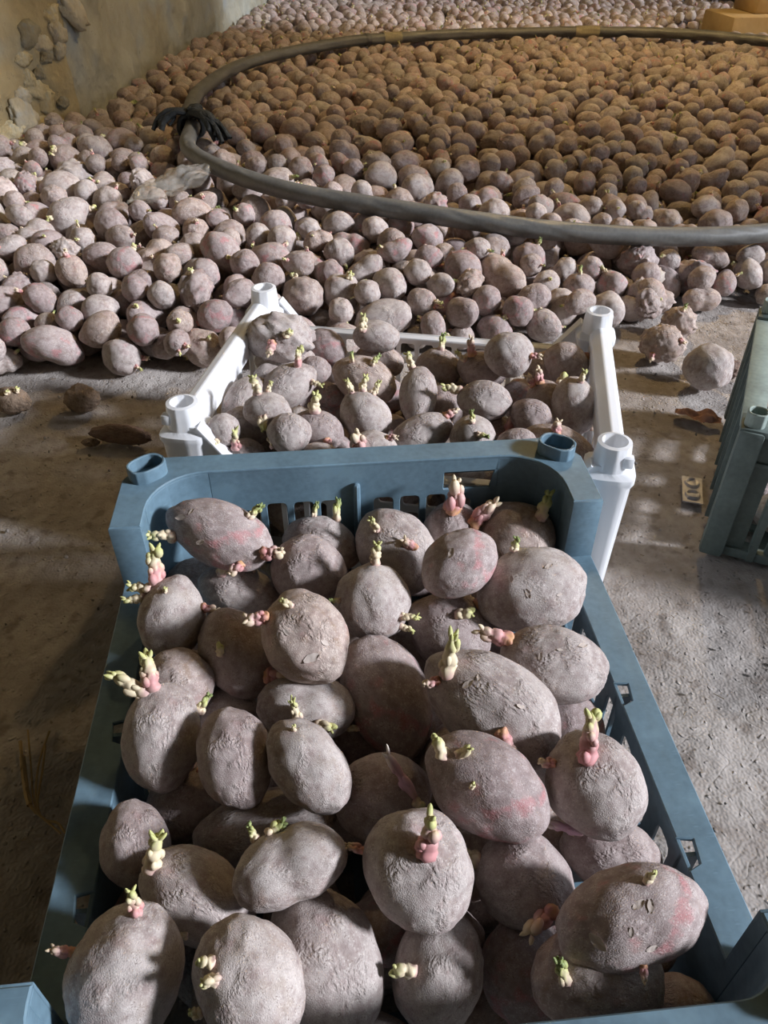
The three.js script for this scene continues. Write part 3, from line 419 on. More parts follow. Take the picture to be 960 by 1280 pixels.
// ---------- the potatoes one can name: read off the photograph ----------
// [px, py, semi-long px, semi-short px, tilt deg, drop, skin, shape, label, sprouts[[px, py, length px, direction deg, style, fat]]]
const BLUE_POTATOES = [
  [274, 667, 72, 38, 24, .468, 1, { pear: -.12, flakes: [[252, 677, 12, 40], [226, 646, 16, 0], [240, 640, 10, 70]] }, 'long potato with rubbed pink patches in the back corner of the blue crate', [[326, 690, 24, -8, 'rosy'], [312, 650, 20, -55, 'green'], [216, 667, 28, 188, 'pale'], [300, 702, 18, 150, 'rosy']]],
  [401, 679, 49, 36, 18, .492, 0, {}, 'greyish potato with two small green upright sprouts by the end wall of the blue crate', [[393, 647, 16, -85, 'green', .8], [418, 652, 24, -95, 'green', .8]]],
  [387, 713, 48, 41, 20, .478, 4, { pear: .1 }, 'smooth mauve potato with one shallow eye and no sprout, beside the pink-patched one', []],
  [495, 690, 57, 45, 52, .487, 0, {}, 'dusty potato with yellow bud cluster leaning on the end wall of the blue crate', [[474, 664, 16, -120, 'pale', 1.2], [516, 684, 18, -155, 'rosy']]],
  [466, 752, 47, 46, 0, .47, 3, {}, 'round wrinkled grey potato with a pale crown sprout and side shoots', [[470, 708, 24, -90, 'pale', 1.1], [424, 750, 12, 185, 'green'], [500, 772, 20, -15, 'pale'], [500, 782, 16, 20, 'pale']]],
  [215, 772, 51, 39, 96, .474, 3, {}, 'upright grey oval potato against the low side rail with a small dry bud', [[250, 760, 18, 15, 'rosy'], [206, 742, 6, -60, 'stub'], [196, 728, 42, -84, 'shoot', 1.05], [186, 735, 24, 172, 'pale', 1.2], [176, 742, 24, 150, 'pale', .9]]],
  [300, 741, 53, 34, 14, .488, 0, {}, 'dusty potato with a pale leafy tuft on its shoulder', [[278, 718, 24, -80, 'pale', 1.2], [315, 716, 10, -90, 'green']]],
  [298, 815, 60, 44, 52, .472, 4, { pear: -.05 }, 'mauve oval potato with a fat pink sprout at its lower end', [[276, 818, 14, -70, 'stub', .8], [332, 843, 24, 0, 'rosy', 1.2]]],
  [381, 797, 61, 49, 52, .458, 6, { lump: .12, flakes: [[390, 820, 20, 100], [404, 802, 12, 40], [360, 790, 10, 0]] }, 'lumpy ridged potato with torn skin flap and a white-pink bud', [[336, 772, 24, 172, 'rosy', 1.1], [368, 758, 14, 190, 'stub', .7]]],
  [235, 730, 40, 30, 15, .515, 2, {}, 'brown potato tucked under the grey oval one', []],
  [484, 871, 78, 51, 66, .478, 1, { pear: .05 }, 'large long reddish potato with wrinkled lower end', [[450, 912, 20, 195, 'pale', .8]]],
  [382, 885, 62, 40, 8, .468, 3, { waist: .06 }, 'wide wrinkled potato with a thin yellow shoot on its front', [[372, 898, 26, -95, 'pale', .8], [396, 905, 20, 5, 'stub', .7]]],
  [203, 920, 64, 46, 86, .476, 0, {}, 'tall oval potato beside the low rail under forked white shoots', [[192, 860, 42, -97, 'shoot', 1.1], [184, 864, 46, 183, 'pale', .8], [247, 890, 24, -85, 'green', .9]]],
  [238, 842, 39, 34, 20, .508, 2, {}, 'shaded potato below the grey oval one with a small pale shoot', [[226, 850, 26, -100, 'pale', .9]]],
  [294, 946, 61, 45, 72, .466, 4, {}, 'smooth oval mauve potato standing on end', []],
  [386, 957, 64, 42, 50, .455, 3, { waist: .05 }, 'pale wrinkled oblong potato lying across its neighbours', [[368, 914, 8, -100, 'stub', .7]]],
  [236, 1003, 55, 44, -24, .494, 4, {}, 'potato half covered by the smooth oval one, with a green-tipped sprout', [[238, 962, 28, 192, 'pale', .9], [246, 964, 14, 20, 'rosy']]],
  [169, 1054, 52, 40, 75, .482, 4, { pear: -.1 }, 'small smooth potato squeezed against the low side rail', []],
  [330, 1034, 90, 44, -14, .488, 0, {}, 'very long dusty potato lying under the kidney-shaped one', []],
  [362, 1083, 73, 46, -20, .462, 3, { bend: .16, waist: .1 }, 'kidney-shaped wrinkled potato with two yellow-green buds', [[310, 1044, 20, -130, 'green', 1.1], [334, 1042, 24, -5, 'green', 1.2]]],
  [248, 1122, 78, 50, 30, .466, 0, { pear: .06 }, 'large smooth oval potato with a thick pale sprout at its upper end', [[190, 1086, 44, -62, 'pale', 1], [232, 1166, 10, 190, 'stub']]],
  [157, 1216, 80, 66, 108, .462, 3, { rough: .02 }, 'biggest wrinkled grey potato in the front corner of the blue crate', [[172, 1142, 32, -112, 'shoot', 1.2], [94, 1194, 26, 188, 'rosy', .8]]],
  [312, 1226, 79, 62, 55, .452, 5, { rough: .018 }, 'pale wrinkled potato with two cream buds on its side', [[268, 1204, 18, 185, 'stub', .9], [272, 1224, 18, 178, 'stub', .9], [246, 1274, 14, 195, 'stub']]],
  [406, 1203, 86, 68, 62, .476, 0, { lump: .1 }, 'big dusty potato with a deep crease, behind the cream-budded one', []],
  [480, 997, 61, 52, -12, .484, 4, {}, 'round mauve potato with a long thin lilac shoot', [[514, 992, 62, -128, 'long', .62, .2], [518, 1000, 12, 60, 'stub']]],
  [610, 984, 82, 55, 32, .462, 7, { pear: .03 }, 'dark reddish oval potato with scuffed skin and clustered pink buds', [[554, 946, 26, -100, 'stub', .7], [568, 944, 20, -10, 'stub', .6], [588, 986, 7, -60, 'stub']]],
  [744, 980, 67, 57, 62, .474, 0, {}, 'stout potato with one thick upright pink shoot beside the low rail', [[733, 946, 56, -78, 'thick', 1.15], [692, 957, 18, 182, 'rosy']]],
  [523, 1086, 74, 64, 60, .464, 0, { lump: .1 }, 'big round potato with an upright pink shoot tipped green', [[532, 1066, 54, -78, 'thick', 1.2], [456, 1062, 22, 195, 'rosy', .8]]],
  [657, 1102, 63, 53, 30, .476, 4, { pear: .08 }, 'egg-shaped mauve potato with an orange-pink sprout below', [[598, 1075, 20, 178, 'stub'], [692, 1136, 40, 152, 'rosy', .8]]],
  [764, 1066, 63, 42, 15, .479, 4, {}, 'potato with a long white-tipped lilac shoot reaching sideways', [[728, 1040, 52, 178, 'long', .68, .6], [716, 1040, 10, 60, 'stub']]],
  [789, 1146, 95, 58, -14, .455, 1, { waist: .06, flakes: [[798, 1132, 18, 20], [815, 1130, 16, 70], [748, 1176, 26, 100], [812, 1186, 14, 10], [790, 1166, 12, 60]] }, 'large bilobed potato with peeling skin flakes', [[806, 1104, 16, -50, 'stub', .7], [802, 1206, 16, 100, 'rosy']]],
  [548, 1213, 71, 54, 104, .468, 0, {}, 'upright oval potato with a pink-and-cream bud on its side', [[520, 1217, 26, 192, 'stub', .7]]],
  [656, 1217, 62, 52, 80, .488, 7, {}, 'shadowed potato wedged beside the upright oval one', []],
  [762, 1284, 88, 62, 0, .462, 2, {}, 'broad brownish potato at the front end of the blue crate', [[706, 1226, 34, -95, 'green', .9]]],
  [882, 1262, 46, 42, 0, .525, 2, {}, 'dark potato sunk in the front corner of the blue crate', []],
  [575, 704, 51, 38, -35, .462, 1, { flakes: [[563, 693, 14, 30]] }, 'small lilac oval potato with a peeled nick', []],
  [562, 650, 35, 33, 0, .484, 4, {}, 'small round potato with an upright branching pink sprout', [[568, 640, 36, -85, 'rosy', .9], [592, 656, 36, -52, 'rosy', .8]]],
  [653, 667, 51, 46, 60, .492, 6, {}, 'potato with a leafy green shoot in the shaded back corner', [[674, 648, 32, -85, 'green', .9]]],
  [666, 738, 69, 51, -12, .466, 3, { flakes: [[684, 710, 12, 30], [660, 742, 12, 90], [700, 745, 8, 10], [640, 725, 9, 60]] }, 'large pale cracked potato against the back of the low rail', [[644, 692, 16, -60, 'green', 1.3]]],
  [563, 786, 55, 45, 25, .478, 4, {}, 'potato with an orange bud and a pink side sprout', [[596, 758, 26, -12, 'rosy', .9], [570, 768, 20, 10, 'stub', .7]]],
  [690, 832, 70, 46, 8, .472, 0, { flakes: [[730, 806, 14, 40], [676, 822, 10, 80], [700, 812, 8, 0]] }, 'smooth oval potato against the low rail with a knobbly pink sprout', [[636, 802, 38, 182, 'rosy', .8], [686, 880, 14, -60, 'green']]],
  [613, 881, 94, 58, 38, .46, 0, { pear: -.16, flakes: [[584, 852, 16, 60], [600, 850, 10, 120], [650, 880, 10, 20]] }, 'largest pear-shaped potato with a yellow-green shoot at its narrow end', [[556, 842, 50, -62, 'pale', .8], [544, 850, 18, 160, 'rosy'], [626, 912, 32, 60, 'rosy', .8]]],
  [710, 906, 47, 37, 30, .508, 7, {}, 'reddish potato in shade beneath the stout one', []],
  [474, 1164, 46, 38, 10, .51, 7, {}, 'dark potato showing in the gap behind the upright oval one', []],
];
const WHITE_POTATOES = [
  [342, 421, 40, 29, 10, .455, 3, { rough: .03, knob: .3 }, 'rough dirt-crusted potato with a pink bud cluster in the far corner of the white crate', [[342, 428, 16, 100, 'rosy', 1.2], [356, 420, 10, -60, 'stub']]],
  [318, 450, 40, 24, 8, .466, 0, {}, 'smooth long potato below the dirt-crusted one', [[306, 468, 10, 60, 'stub']]],
  [408, 433, 27, 20, 35, .478, 7, {}, 'reddish small potato beside the dirt-crusted one', []],
  [360, 483, 39, 25, -35, .458, 0, {}, 'oblong potato with an upright pink-and-yellow sprout', [[371, 458, 22, -88, 'shoot'], [388, 478, 14, 20, 'pale']]],
  [394, 463, 20, 17, 0, .484, 4, {}, 'small round potato behind the oblong one', []],
  [286, 501, 38, 25, -55, .466, 0, {}, 'long leaning potato by the side panel of the white crate', []],
  [335, 514, 32, 22, 10, .456, 3, {}, 'small dusty potato with a pale leafy tuft', [[322, 494, 20, -95, 'pale', 1.2], [336, 490, 12, -60, 'pale'], [328, 520, 16, 90, 'stub', .7]]],
  [411, 494, 20, 15, 15, .488, 7, {}, 'small dark red potato behind the oblong pink-sprouted one in the white crate', []],
  [456, 475, 43, 27, 25, .468, 6, {}, 'brownish long potato with dark dry buds', [[440, 455, 12, -80, 'green'], [462, 456, 14, -40, 'green']]],
  [470, 421, 30, 19, 5, .47, 3, {}, 'potato with a bright yellow bud at the back panel of the white crate', [[453, 414, 18, -80, 'pale', 1.1]]],
  [306, 533, 33, 23, 15, .466, 0, {}, 'dusty potato between the long leaning one and the small yellow-budded one', []],
  [457, 521, 36, 28, 52, .456, 3, {}, 'upright dusty potato crowned by three cream shoots', [[440, 492, 16, -110, 'pale'], [454, 490, 18, -88, 'pale'], [467, 494, 16, -70, 'pale']]],
  [398, 538, 33, 24, 20, .462, 4, {}, 'potato with a branching pale sprout on top and a pink bud in front', [[393, 516, 22, -100, 'pale', 1.2], [407, 548, 14, 60, 'rosy']]],
  [270, 554, 21, 21, 0, .456, 3, {}, 'small round potato with one yellow bud in the near corner of the white crate', [[270, 549, 9, 90, 'stub']]],
  [355, 556, 28, 25, 0, .456, 0, {}, 'round clean potato with one pale side shoot near the low end panel', [[332, 572, 20, -80, 'pale', 1.1]]],
  [304, 571, 23, 16, 10, .468, 4, {}, 'potato under a pink-and-yellow shoot by the near end of the white crate', [[294, 562, 24, -80, 'shoot', 1.1]]],
  [403, 571, 27, 15, 15, .462, 3, {}, 'flat pale potato beside the orange-budded one at the low end panel', [[392, 570, 12, 120, 'stub']]],
  [467, 560, 30, 20, 5, .454, 5, {}, 'pale potato with an orange cluster of buds', [[454, 566, 26, -92, 'rosy', 1], [484, 548, 12, 20, 'rosy']]],
  [476, 449, 30, 19, 20, .492, 6, {}, 'brown potato behind the one with the bright yellow bud', []],
  [523, 494, 38, 23, 95, .46, 0, {}, 'upright potato with a yellow bud between its neighbours', [[516, 460, 18, -100, 'pale', 1.1]]],
  [548, 461, 29, 24, 20, .478, 2, {}, 'dark brown potato with a thin upright green shoot', [[551, 438, 18, -88, 'green', .9]]],
  [602, 463, 31, 23, 25, .472, 4, {}, 'mauve potato with a branching pink sprout on top', [[590, 446, 20, -88, 'rosy', .8], [582, 450, 14, -130, 'pale']]],
  [636, 443, 30, 27, 0, .464, 3, {}, 'round grey potato at the back panel of the white crate', [[664, 444, 12, 20, 'rosy']]],
  [606, 501, 35, 24, 8, .456, 0, {}, 'wide smooth potato with a dry pale shoot on its end', [[576, 487, 22, 175, 'pale', 1]]],
  [526, 544, 42, 24, -25, .462, 0, {}, 'long slanting potato with a pink tip sprout', [[556, 520, 16, -15, 'rosy'], [536, 562, 14, 70, 'stub']]],
  [591, 545, 28, 25, 0, .452, 3, {}, 'round potato with dark green buds on its face', [[591, 528, 14, -100, 'green'], [598, 544, 14, 20, 'green']]],
  [664, 522, 28, 22, 30, .462, 4, {}, 'smooth egg-shaped potato between the brown upright one and the wide smooth one', []],
  [646, 554, 26, 18, 0, .46, 4, {}, 'bald dome-like potato touching the blue crate rim', []],
  [622, 540, 25, 19, 20, .485, 7, {}, 'reddish potato with an upright pink shoot behind the round green-budded one', [[634, 542, 26, -90, 'rosy', .7]]],
  [682, 464, 28, 23, 15, .484, 6, {}, 'tan potato wedged behind the brown upright one', []],
  [682, 504, 30, 24, 82, .468, 2, {}, 'brown upright potato with a cluster of pinkish buds on top', [[676, 480, 18, -90, 'rosy'], [668, 482, 14, -130, 'rosy'], [702, 478, 14, -60, 'stub']]],
  [724, 458, 32, 25, 52, .474, 2, {}, 'dirty brown potato at the far post of the white crate', [[738, 446, 18, -40, 'rosy']]],
  [730, 509, 38, 26, 86, .462, 3, {}, 'upright dirty pale potato with yellow buds beside the side panel of the white crate', [[724, 478, 14, -70, 'pale', 1.2], [746, 545, 14, -30, 'pale']]],
  [708, 561, 48, 26, 25, .464, 6, {}, 'long brownish potato with a red bud cluster by the near post of the white crate', [[696, 542, 16, -80, 'rosy', 1.1]]],
  [645, 493, 20, 15, 0, .492, 7, {}, 'little dark red potato beneath the wide smooth one', []],
  [484, 494, 25, 21, 30, .494, 7, {}, 'dark red potato beneath the upright yellow-budded one', []],
  [414, 514, 23, 17, 0, .494, 7, {}, 'dark red potato beneath the crowned one', []],
];
function prepare(list) {
  const out = list.map((s, i) => {
    const [px, py, A, B, ang, drop, mat, opt, label, sprouts] = s, t = look(px, py, drop).t, tilt = 20 * DEG, ca = Math.cos(ang * DEG), sa = Math.sin(ang * DEG);
    const axis = V(0, 0, 0).addScaledVector(IMG_R, ca).addScaledVector(IMG_D, sa * Math.cos(tilt)).addScaledVector(IMG_F, -sa * Math.sin(tilt)).normalize();
    const proj = 1 - (sa * Math.sin(tilt)) ** 2, a = Math.sqrt(Math.max(B * B, (A * A - B * B * (1 - proj)) / proj));
    return { px, py, a, b: B, axis, drop, t0: t, t, mat, opt, label, sprouts, i };
  });
  const dir = (h) => V(0, 0, 0).addScaledVector(IMG_R, h.px - 480).addScaledVector(IMG_D, h.py - 640).addScaledVector(IMG_F, FOCAL);
  for (const h of out) h.dir = dir(h);
  const balls = (h) => { const c = h.dir.clone().multiplyScalar(h.t), e = (h.a - h.b) * h.t; return [-1, 0, 1].map((k) => c.clone().addScaledVector(h.axis, k * e)); };
  for (let it = 0; it < 70; it++) for (let i = 0; i < out.length; i++) for (let j = i + 1; j < out.length; j++) { // move overlapping pairs apart along their lines of sight
    const A = out[i], B = out[j]; if (Math.hypot(A.px - B.px, A.py - B.py) > A.a + B.a) continue;
    let pen = 0; const rr = (A.b * A.t + B.b * B.t) * 0.97; for (const p of balls(A)) for (const q of balls(B)) pen = Math.max(pen, rr - p.distanceTo(q));
    if (pen > 0.0005) { const [hi, lo] = A.drop < B.drop ? [A, B] : [B, A], m = 0.25 * pen / FOCAL; hi.t = Math.max(hi.t0 * 0.955, hi.t - m); lo.t = Math.min(lo.t0 * 1.07, lo.t + m); }
  }
  for (const h of out) { h.p = h.dir.clone().multiplyScalar(h.t).add(V(0, EYE, 0)); h.A = h.a * h.t; h.B = h.b * h.t; }
  return out;
}
const raycastDir = V();
function buildNamed(h, seed, nu, nv, fallback, group) {
  const C = h.B * 0.97, g = potatoGeometry(seed, h.A, h.B, C, nu, nv, h.opt), m = new THREE.Mesh(g, potatoMats[h.mat]); m.name = numbered('potato');
  const X = h.axis, Yv = V().crossVectors(X, IMG_F).normalize(), Z = V().crossVectors(X, Yv), basis = new THREE.Matrix4().makeBasis(X, Yv, Z);
  m.quaternion.setFromRotationMatrix(basis); m.position.copy(h.p); scene.add(m);
  if (h.label) tag(m, h.label, 'potato'); else tag(m, fallback, 'potato', group);
  const inv = m.quaternion.clone().invert(), gp = g.attributes.position, vv = V();
  h.sprouts.forEach(([px, py, len, deg, style, fat = 1, out = 0.45], k) => {
    const o = V(0, EYE, 0).sub(h.p).applyQuaternion(inv), d = V().addScaledVector(IMG_R, px - 480).addScaledVector(IMG_D, py - 640).addScaledVector(IMG_F, FOCAL).normalize().applyQuaternion(inv);
    const S = V(1 / h.A, 1 / h.B, 1 / C), oo = o.clone().multiply(S), dd = d.clone().multiply(S), a = dd.dot(dd), b = oo.dot(dd), c = oo.dot(oo) - 1, disc = b * b - a * c;
    const tt = disc > 0 ? (-b - Math.sqrt(disc)) / a : -b / a, hit = oo.addScaledVector(dd, tt).normalize();
    let best = -2, at = V(); for (let i = 0; i < gp.count; i++) { vv.fromBufferAttribute(gp, i); const q = raycastDir.copy(vv).multiply(S).normalize().dot(hit); if (q > best) { best = q; at.copy(vv); } }
    const nrm = hit.clone().multiply(S).normalize(), e = V().addScaledVector(IMG_R, Math.cos(deg * DEG)).addScaledVector(IMG_D, Math.sin(deg * DEG)).applyQuaternion(inv);
    addSprout(m, at.multiplyScalar(0.985), e.multiplyScalar(0.85).addScaledVector(nrm, out), len * h.t * 1.12, style, seed + k, fat);
  });
  (h.opt.flakes || []).forEach(([px, py, len, turn], k) => {
    const o = V(0, EYE, 0).sub(h.p).applyQuaternion(inv), d = V().addScaledVector(IMG_R, px - 480).addScaledVector(IMG_D, py - 640).addScaledVector(IMG_F, FOCAL).normalize().applyQuaternion(inv);
    let best = 1e9, at = V(); for (let i = 0; i < gp.count; i++) { vv.fromBufferAttribute(gp, i).sub(o); const along = vv.dot(d), off = Math.sqrt(Math.max(0, vv.lengthSq() - along * along)) + along * 0.08; if (off < best) { best = off; at.fromBufferAttribute(gp, i); } }
    const f = new THREE.Mesh(flake(seed + k, len * h.t), peelMat); f.name = 'peel_flake'; f.position.copy(at).multiplyScalar(1.004); f.quaternion.setFromUnitVectors(Y, at.clone().multiply(V(1 / h.A ** 2, 1 / h.B ** 2, 1 / C ** 2)).normalize()).multiply(new THREE.Quaternion().setFromAxisAngle(Y, turn * DEG)); m.add(f);
  });
  return m;
}
const peelMat = std({ color: lin(0.56, 0.48, 0.43), roughness: 0.85, side: THREE.DoubleSide });
function flake(seed, len) { // a curled shred of loose skin
  const g = new THREE.PlaneGeometry(len, len * 0.5, 8, 4), q = g.attributes.position; g.rotateX(-Math.PI / 2);
  for (let i = 0; i < q.count; i++) { const u = q.getX(i) / len * 2, v = q.getZ(i) / len * 4, w = 1 - 0.75 * u * u + 0.25 * noise3(u * 2 + seed, v, 1); q.setXYZ(i, q.getX(i) * (1 + 0.15 * noise3(u, v * 2, seed)), len * (0.03 + 0.07 * Math.max(0, v) * v + 0.05 * noise3(u * 2, v * 2, seed + 4)), q.getZ(i) * w); }
  g.computeVertexNormals(); return g;
}
const blueNamed = prepare(BLUE_POTATOES), whiteNamed = prepare(WHITE_POTATOES);
// keep potatoes that sit below the rim off the crate walls
function inCrate(list, crate, lx, lz, rim) {
  const c = Math.cos(crate.turn), s = Math.sin(crate.turn);
  for (const h of list) {
    let x = (h.p.x - crate.x) * c - (h.p.z - crate.z) * s, z = (h.p.x - crate.x) * s + (h.p.z - crate.z) * c;
    const ax = Math.abs(h.axis.x * c - h.axis.z * s), az = Math.abs(h.axis.x * s + h.axis.z * c), ex = Math.hypot(h.A * ax, h.B * Math.sqrt(1 - ax * ax)), ez = Math.hypot(h.A * az, h.B * Math.sqrt(1 - az * az));
    const low = clamp((rim + 0.012 - (h.p.y - h.B * 0.2)) / 0.02); // a potato well above a low rail may lean over it
    const ox = Math.abs(x) + ex - lx, oz = Math.abs(z) + ez - lz; if (ox > 0) x -= Math.sign(x) * ox * low; if (oz > 0) z -= Math.sign(z) * oz;
    h.p.x = crate.x + x * c + z * s; h.p.z = crate.z - x * s + z * c; h.local = V(x, h.p.y, z);
  }
}
inCrate(blueNamed, BLUE, wallX - 0.002, 0.228, 0.12); inCrate(whiteNamed, WHITE, 0.214, 0.155, 0.18);
blueNamed.forEach((h, i) => buildNamed(h, 300 + i, 72, 46, '', ''));
whiteNamed.forEach((h, i) => buildNamed(h, 400 + i, 44, 28, 'plain dusty potato without a big sprout among those in the white crate', 'plain potatoes in the white crate'));
// the layers beneath: what shows between the top ones are potatoes of their own, the rest fills the crate unseen
function fill(crate, list, lx, lz, top, what, seed, n, all) {
  const R = rng(seed), pk = new Packer((x, z, r) => Math.abs(x) < lx - r && Math.abs(z) < lz - r), named = new Packer(() => true), c = Math.cos(crate.turn), s = Math.sin(crate.turn), laid = [], SW = 480, SH = 640, depth = new Float32Array(SW * SH).fill(1e9), who = new Int32Array(SW * SH).fill(-2);
  const splat = (p, r, id) => { const q = toPixel(p), rad = FOCAL * r / q.d / 2; for (let j = Math.max(0, Math.floor(q.y / 2 - rad)); j <= Math.min(SH - 1, q.y / 2 + rad); j++) for (let i = Math.max(0, Math.floor(q.x / 2 - rad)); i <= Math.min(SW - 1, q.x / 2 + rad); i++) { const dd = (i - q.x / 2) ** 2 + (j - q.y / 2) ** 2; if (dd < rad * rad) { const d = q.d - r * Math.sqrt(1 - dd / rad / rad), k = j * SW + i; if (d < depth[k]) { depth[k] = d; who[k] = id; } } } };
  for (const h of list) { const ax = V(h.axis.x * c - h.axis.z * s, h.axis.y, h.axis.x * s + h.axis.z * c); for (const k of [-1, -0.5, 0, 0.5, 1]) { const q = h.local.clone().addScaledVector(ax, k * (h.A - h.B)); if (k % 1 === 0) named.add(q.x, q.y - 0.009, q.z, h.B); splat(h.p.clone().addScaledVector(h.axis, k * (h.A - h.B)), h.B, -1); } }
  for (let k = 0; k < n; k++) {
    const r = 0.023 + 0.012 * R(), v = Math.floor(R() * 12), e = RATIO[v] * r, p = pk.settle(R, (R() * 2 - 1) * lx, (R() * 2 - 1) * lz, r, e, 24); if (!p || p.y + r > top) continue;
    const cx = Math.cos(p.yaw) * e, cz = -Math.sin(p.yaw) * e; if (named.hits(p.x + cx, p.a, p.z + cz, r, 0.005) || named.hits(p.x - cx, p.b, p.z - cz, r, 0.005)) continue;
    pk.keep(p); p.v = v; p.at = V(crate.x + p.x * c + p.z * s, p.y + 0.009, crate.z - p.x * s + p.z * c); p.q = new THREE.Quaternion().setFromAxisAngle(Y, crate.turn).multiply(poseOf(p, R() * 6.28)); p.mat = Math.floor(R() * 8); splat(p.at, r * 1.1, laid.length); laid.push(p);
  }
  const seen = laid.map(() => 0); for (const w of who) if (w >= 0) seen[w]++;
  const rest = new THREE.Group(); rest.name = numbered('bottom_potatoes'); tag(rest, `unsorted potatoes filling the bottom of the ${what} crate`, 'potatoes'); rest.userData.kind = 'stuff';
  laid.forEach((p, i) => {
    const own = all || seen[i] > 45, m = new THREE.Mesh((own ? fineShapes : coarseShapes)[p.v], potatoMats[p.mat]); m.scale.setScalar(p.r); m.position.copy(p.at); m.quaternion.copy(p.q); m.name = own ? numbered('potato') : 'potato'; (own ? scene : rest).add(m);
    const form = RATIO[p.v] < 0.2 ? 'round' : RATIO[p.v] < 0.38 ? 'oval' : 'long', tone = TONES[p.mat];
    if (own) tag(m, all ? `${form} ${tone} potato lying in the bottom of the ${what} crate` : `${form} ${tone} potato low in the ${what} crate, half hidden by others`, 'potato', `${form} ${tone} potatoes low in the ${what} crate`);
  });
  if (rest.children.length) scene.add(rest);
  return laid.length;
}
fill(BLUE, blueNamed, wallX - 0.003, 0.228, 0.15, 'blue', 21, 900);
fill(WHITE, whiteNamed, 0.21, 0.155, 0.16, 'white', 22, 900);
fill(GREEN, [], 0.215, 0.14, 0.085, 'dark green', 23, 40, true);

// ---------- the great heap ----------
const EDGE = [[-2, 1.06], [-0.9, 1.07], [-0.55, 1.07], [-0.3, 1.08], [-0.12, 1.13], [0.1, 1.16], [0.3, 1.2], [0.45, 1.28], [0.6, 1.35], [0.9, 1.36], [2.3, 1.45]];
function edgeAt(x) { for (let i = 1; i < EDGE.length; i++) if (x <= EDGE[i][0]) { const [a, b] = [EDGE[i - 1], EDGE[i]]; return mixf(a[1], b[1], (x - a[0]) / (b[0] - a[0])); } return 1.45; }
function heapTop(x, z) { const s = -z - edgeAt(x); return 0.062 + 0.045 * smooth(0, 0.22, s) + 0.05 * smooth(0.15, 1.0, s) + 0.03 * fbm3(x * 2.1 + 3, 0.5, z * 2.1, 2) - (x > 0.35 ? 0.012 * smooth(0.6, 0, s) : 0); }
const wallGap = (x, z) => { const w = z > WALL_B[1] ? wallNear : wallFar; return (x - w.a[0]) * w.n[0] + (z - w.a[1]) * w.n[1]; };
const heap = new Packer((x, z, r) => -z > edgeAt(x) + r * 0.8 + 0.012 * noise3(x * 9, 3, 1) && wallGap(x, z) > r + 0.022 && x < 2.18 - r && z > -5.7 && !(x > 1.2 && x < 1.92 && z < -3.5 && z > -4.0));
const heaped = [];
{
  const R = rng(5);
  for (let k = 0, miss = 0; k < 60000 && miss < 700; k++) {
    const z = -1.05 - 4.6 * R(), x = -1.4 + 3.6 * R(), r = 0.019 + 0.0145 * Math.pow(R(), 1.25), v = Math.floor(R() * 12), p = heap.settle(R, x, z, r, RATIO[v] * r, 16);
    if (!p) continue; if (p.y + r > heapTop(p.x, p.z) + 0.02) { miss++; continue; }
    miss = 0; p.v = v; heap.keep(p); heaped.push(p);
  }
}
// ---------- hose ring lying on the heap ----------
const RING = [[-0.44, -1.93], [-0.405, -1.74], [-0.22, -1.575], [0.0, -1.49], [0.18, -1.445], [0.45, -1.425], [0.74, -1.46], [1.1, -1.62], [1.5, -1.95], [1.72, -2.45], [1.6, -2.95], [1.38, -3.17], [1.05, -3.36], [0.73, -3.4], [0.3, -3.33], [-0.086, -3.17], [-0.30, -2.92], [-0.45, -2.64], [-0.50, -2.27], [-0.462, -1.97]];
const HR = 0.0175;
let hoseCurve;
{
  const flat = new THREE.CatmullRomCurve3(RING.map(([x, z]) => V(x, 0, z))), N = 160, pts = flat.getSpacedPoints(N), ys = pts.map((p) => heap.rest(p.x, p.z, HR));
  const sm = ys.map((_, i) => { let s = 0, w = 0; for (let k = -8; k <= 8; k++) { const y = ys[Math.min(N, Math.max(0, i + k))], q = y > 0.03 ? 1 : 0.2; s += y * q; w += q; } return s / w + 0.004; });
  hoseCurve = new THREE.CatmullRomCurve3(pts.filter((_, i) => i % 4 === 0).map((p, i) => V(p.x, sm[i * 4], p.z)));
  const line = hoseCurve.getSpacedPoints(400);
  for (let i = heaped.length - 1; i >= 0; i--) { const p = heaped[i], c = V(p.x, p.y, p.z); if (line.some((q) => q.distanceTo(c) < HR + p.r - 0.004)) heaped.splice(i, 1); }
  const h = thing('hose', 'thick grey plastic hose laid in a wide ring on the potato heap', 'hose');
  part('pipe', new THREE.TubeGeometry(hoseCurve, 260, HR, 14, false), hosePlastic, h, 1.2);
  const tapeMat = std({ color: lin(0.36, 0.31, 0.2), roughness: 0.8, map: dustMap });
  const bandAt = (px, py, len) => { let best = 0, bd = 1e9; for (let i = 0; i <= 400; i++) { const q = toPixel(hoseCurve.getPointAt(i / 400)), d = Math.hypot(q.x - px, q.y - py); if (d < bd) { bd = d; best = i / 400; } } const l = hoseCurve.getLength(), k = len / 2 / l, c = new THREE.CatmullRomCurve3([-1, -0.5, 0, 0.5, 1].map((q) => hoseCurve.getPointAt(clamp(best + q * k)))); return new THREE.TubeGeometry(c, 10, HR + 0.0025, 16, false); };
  for (const [x, y, l] of [[490, 62, 0.07], [732, 52, 0.09]]) part('tape_band', bandAt(x, y, l), tapeMat, h, 1.2).userData.label = 'tan wrapping on the hose joint';
  part('clamp', bandAt(462, 66, 0.02), std({ color: lin(0.1, 0.1, 0.1), roughness: 0.6 }), h, 1.2);
}
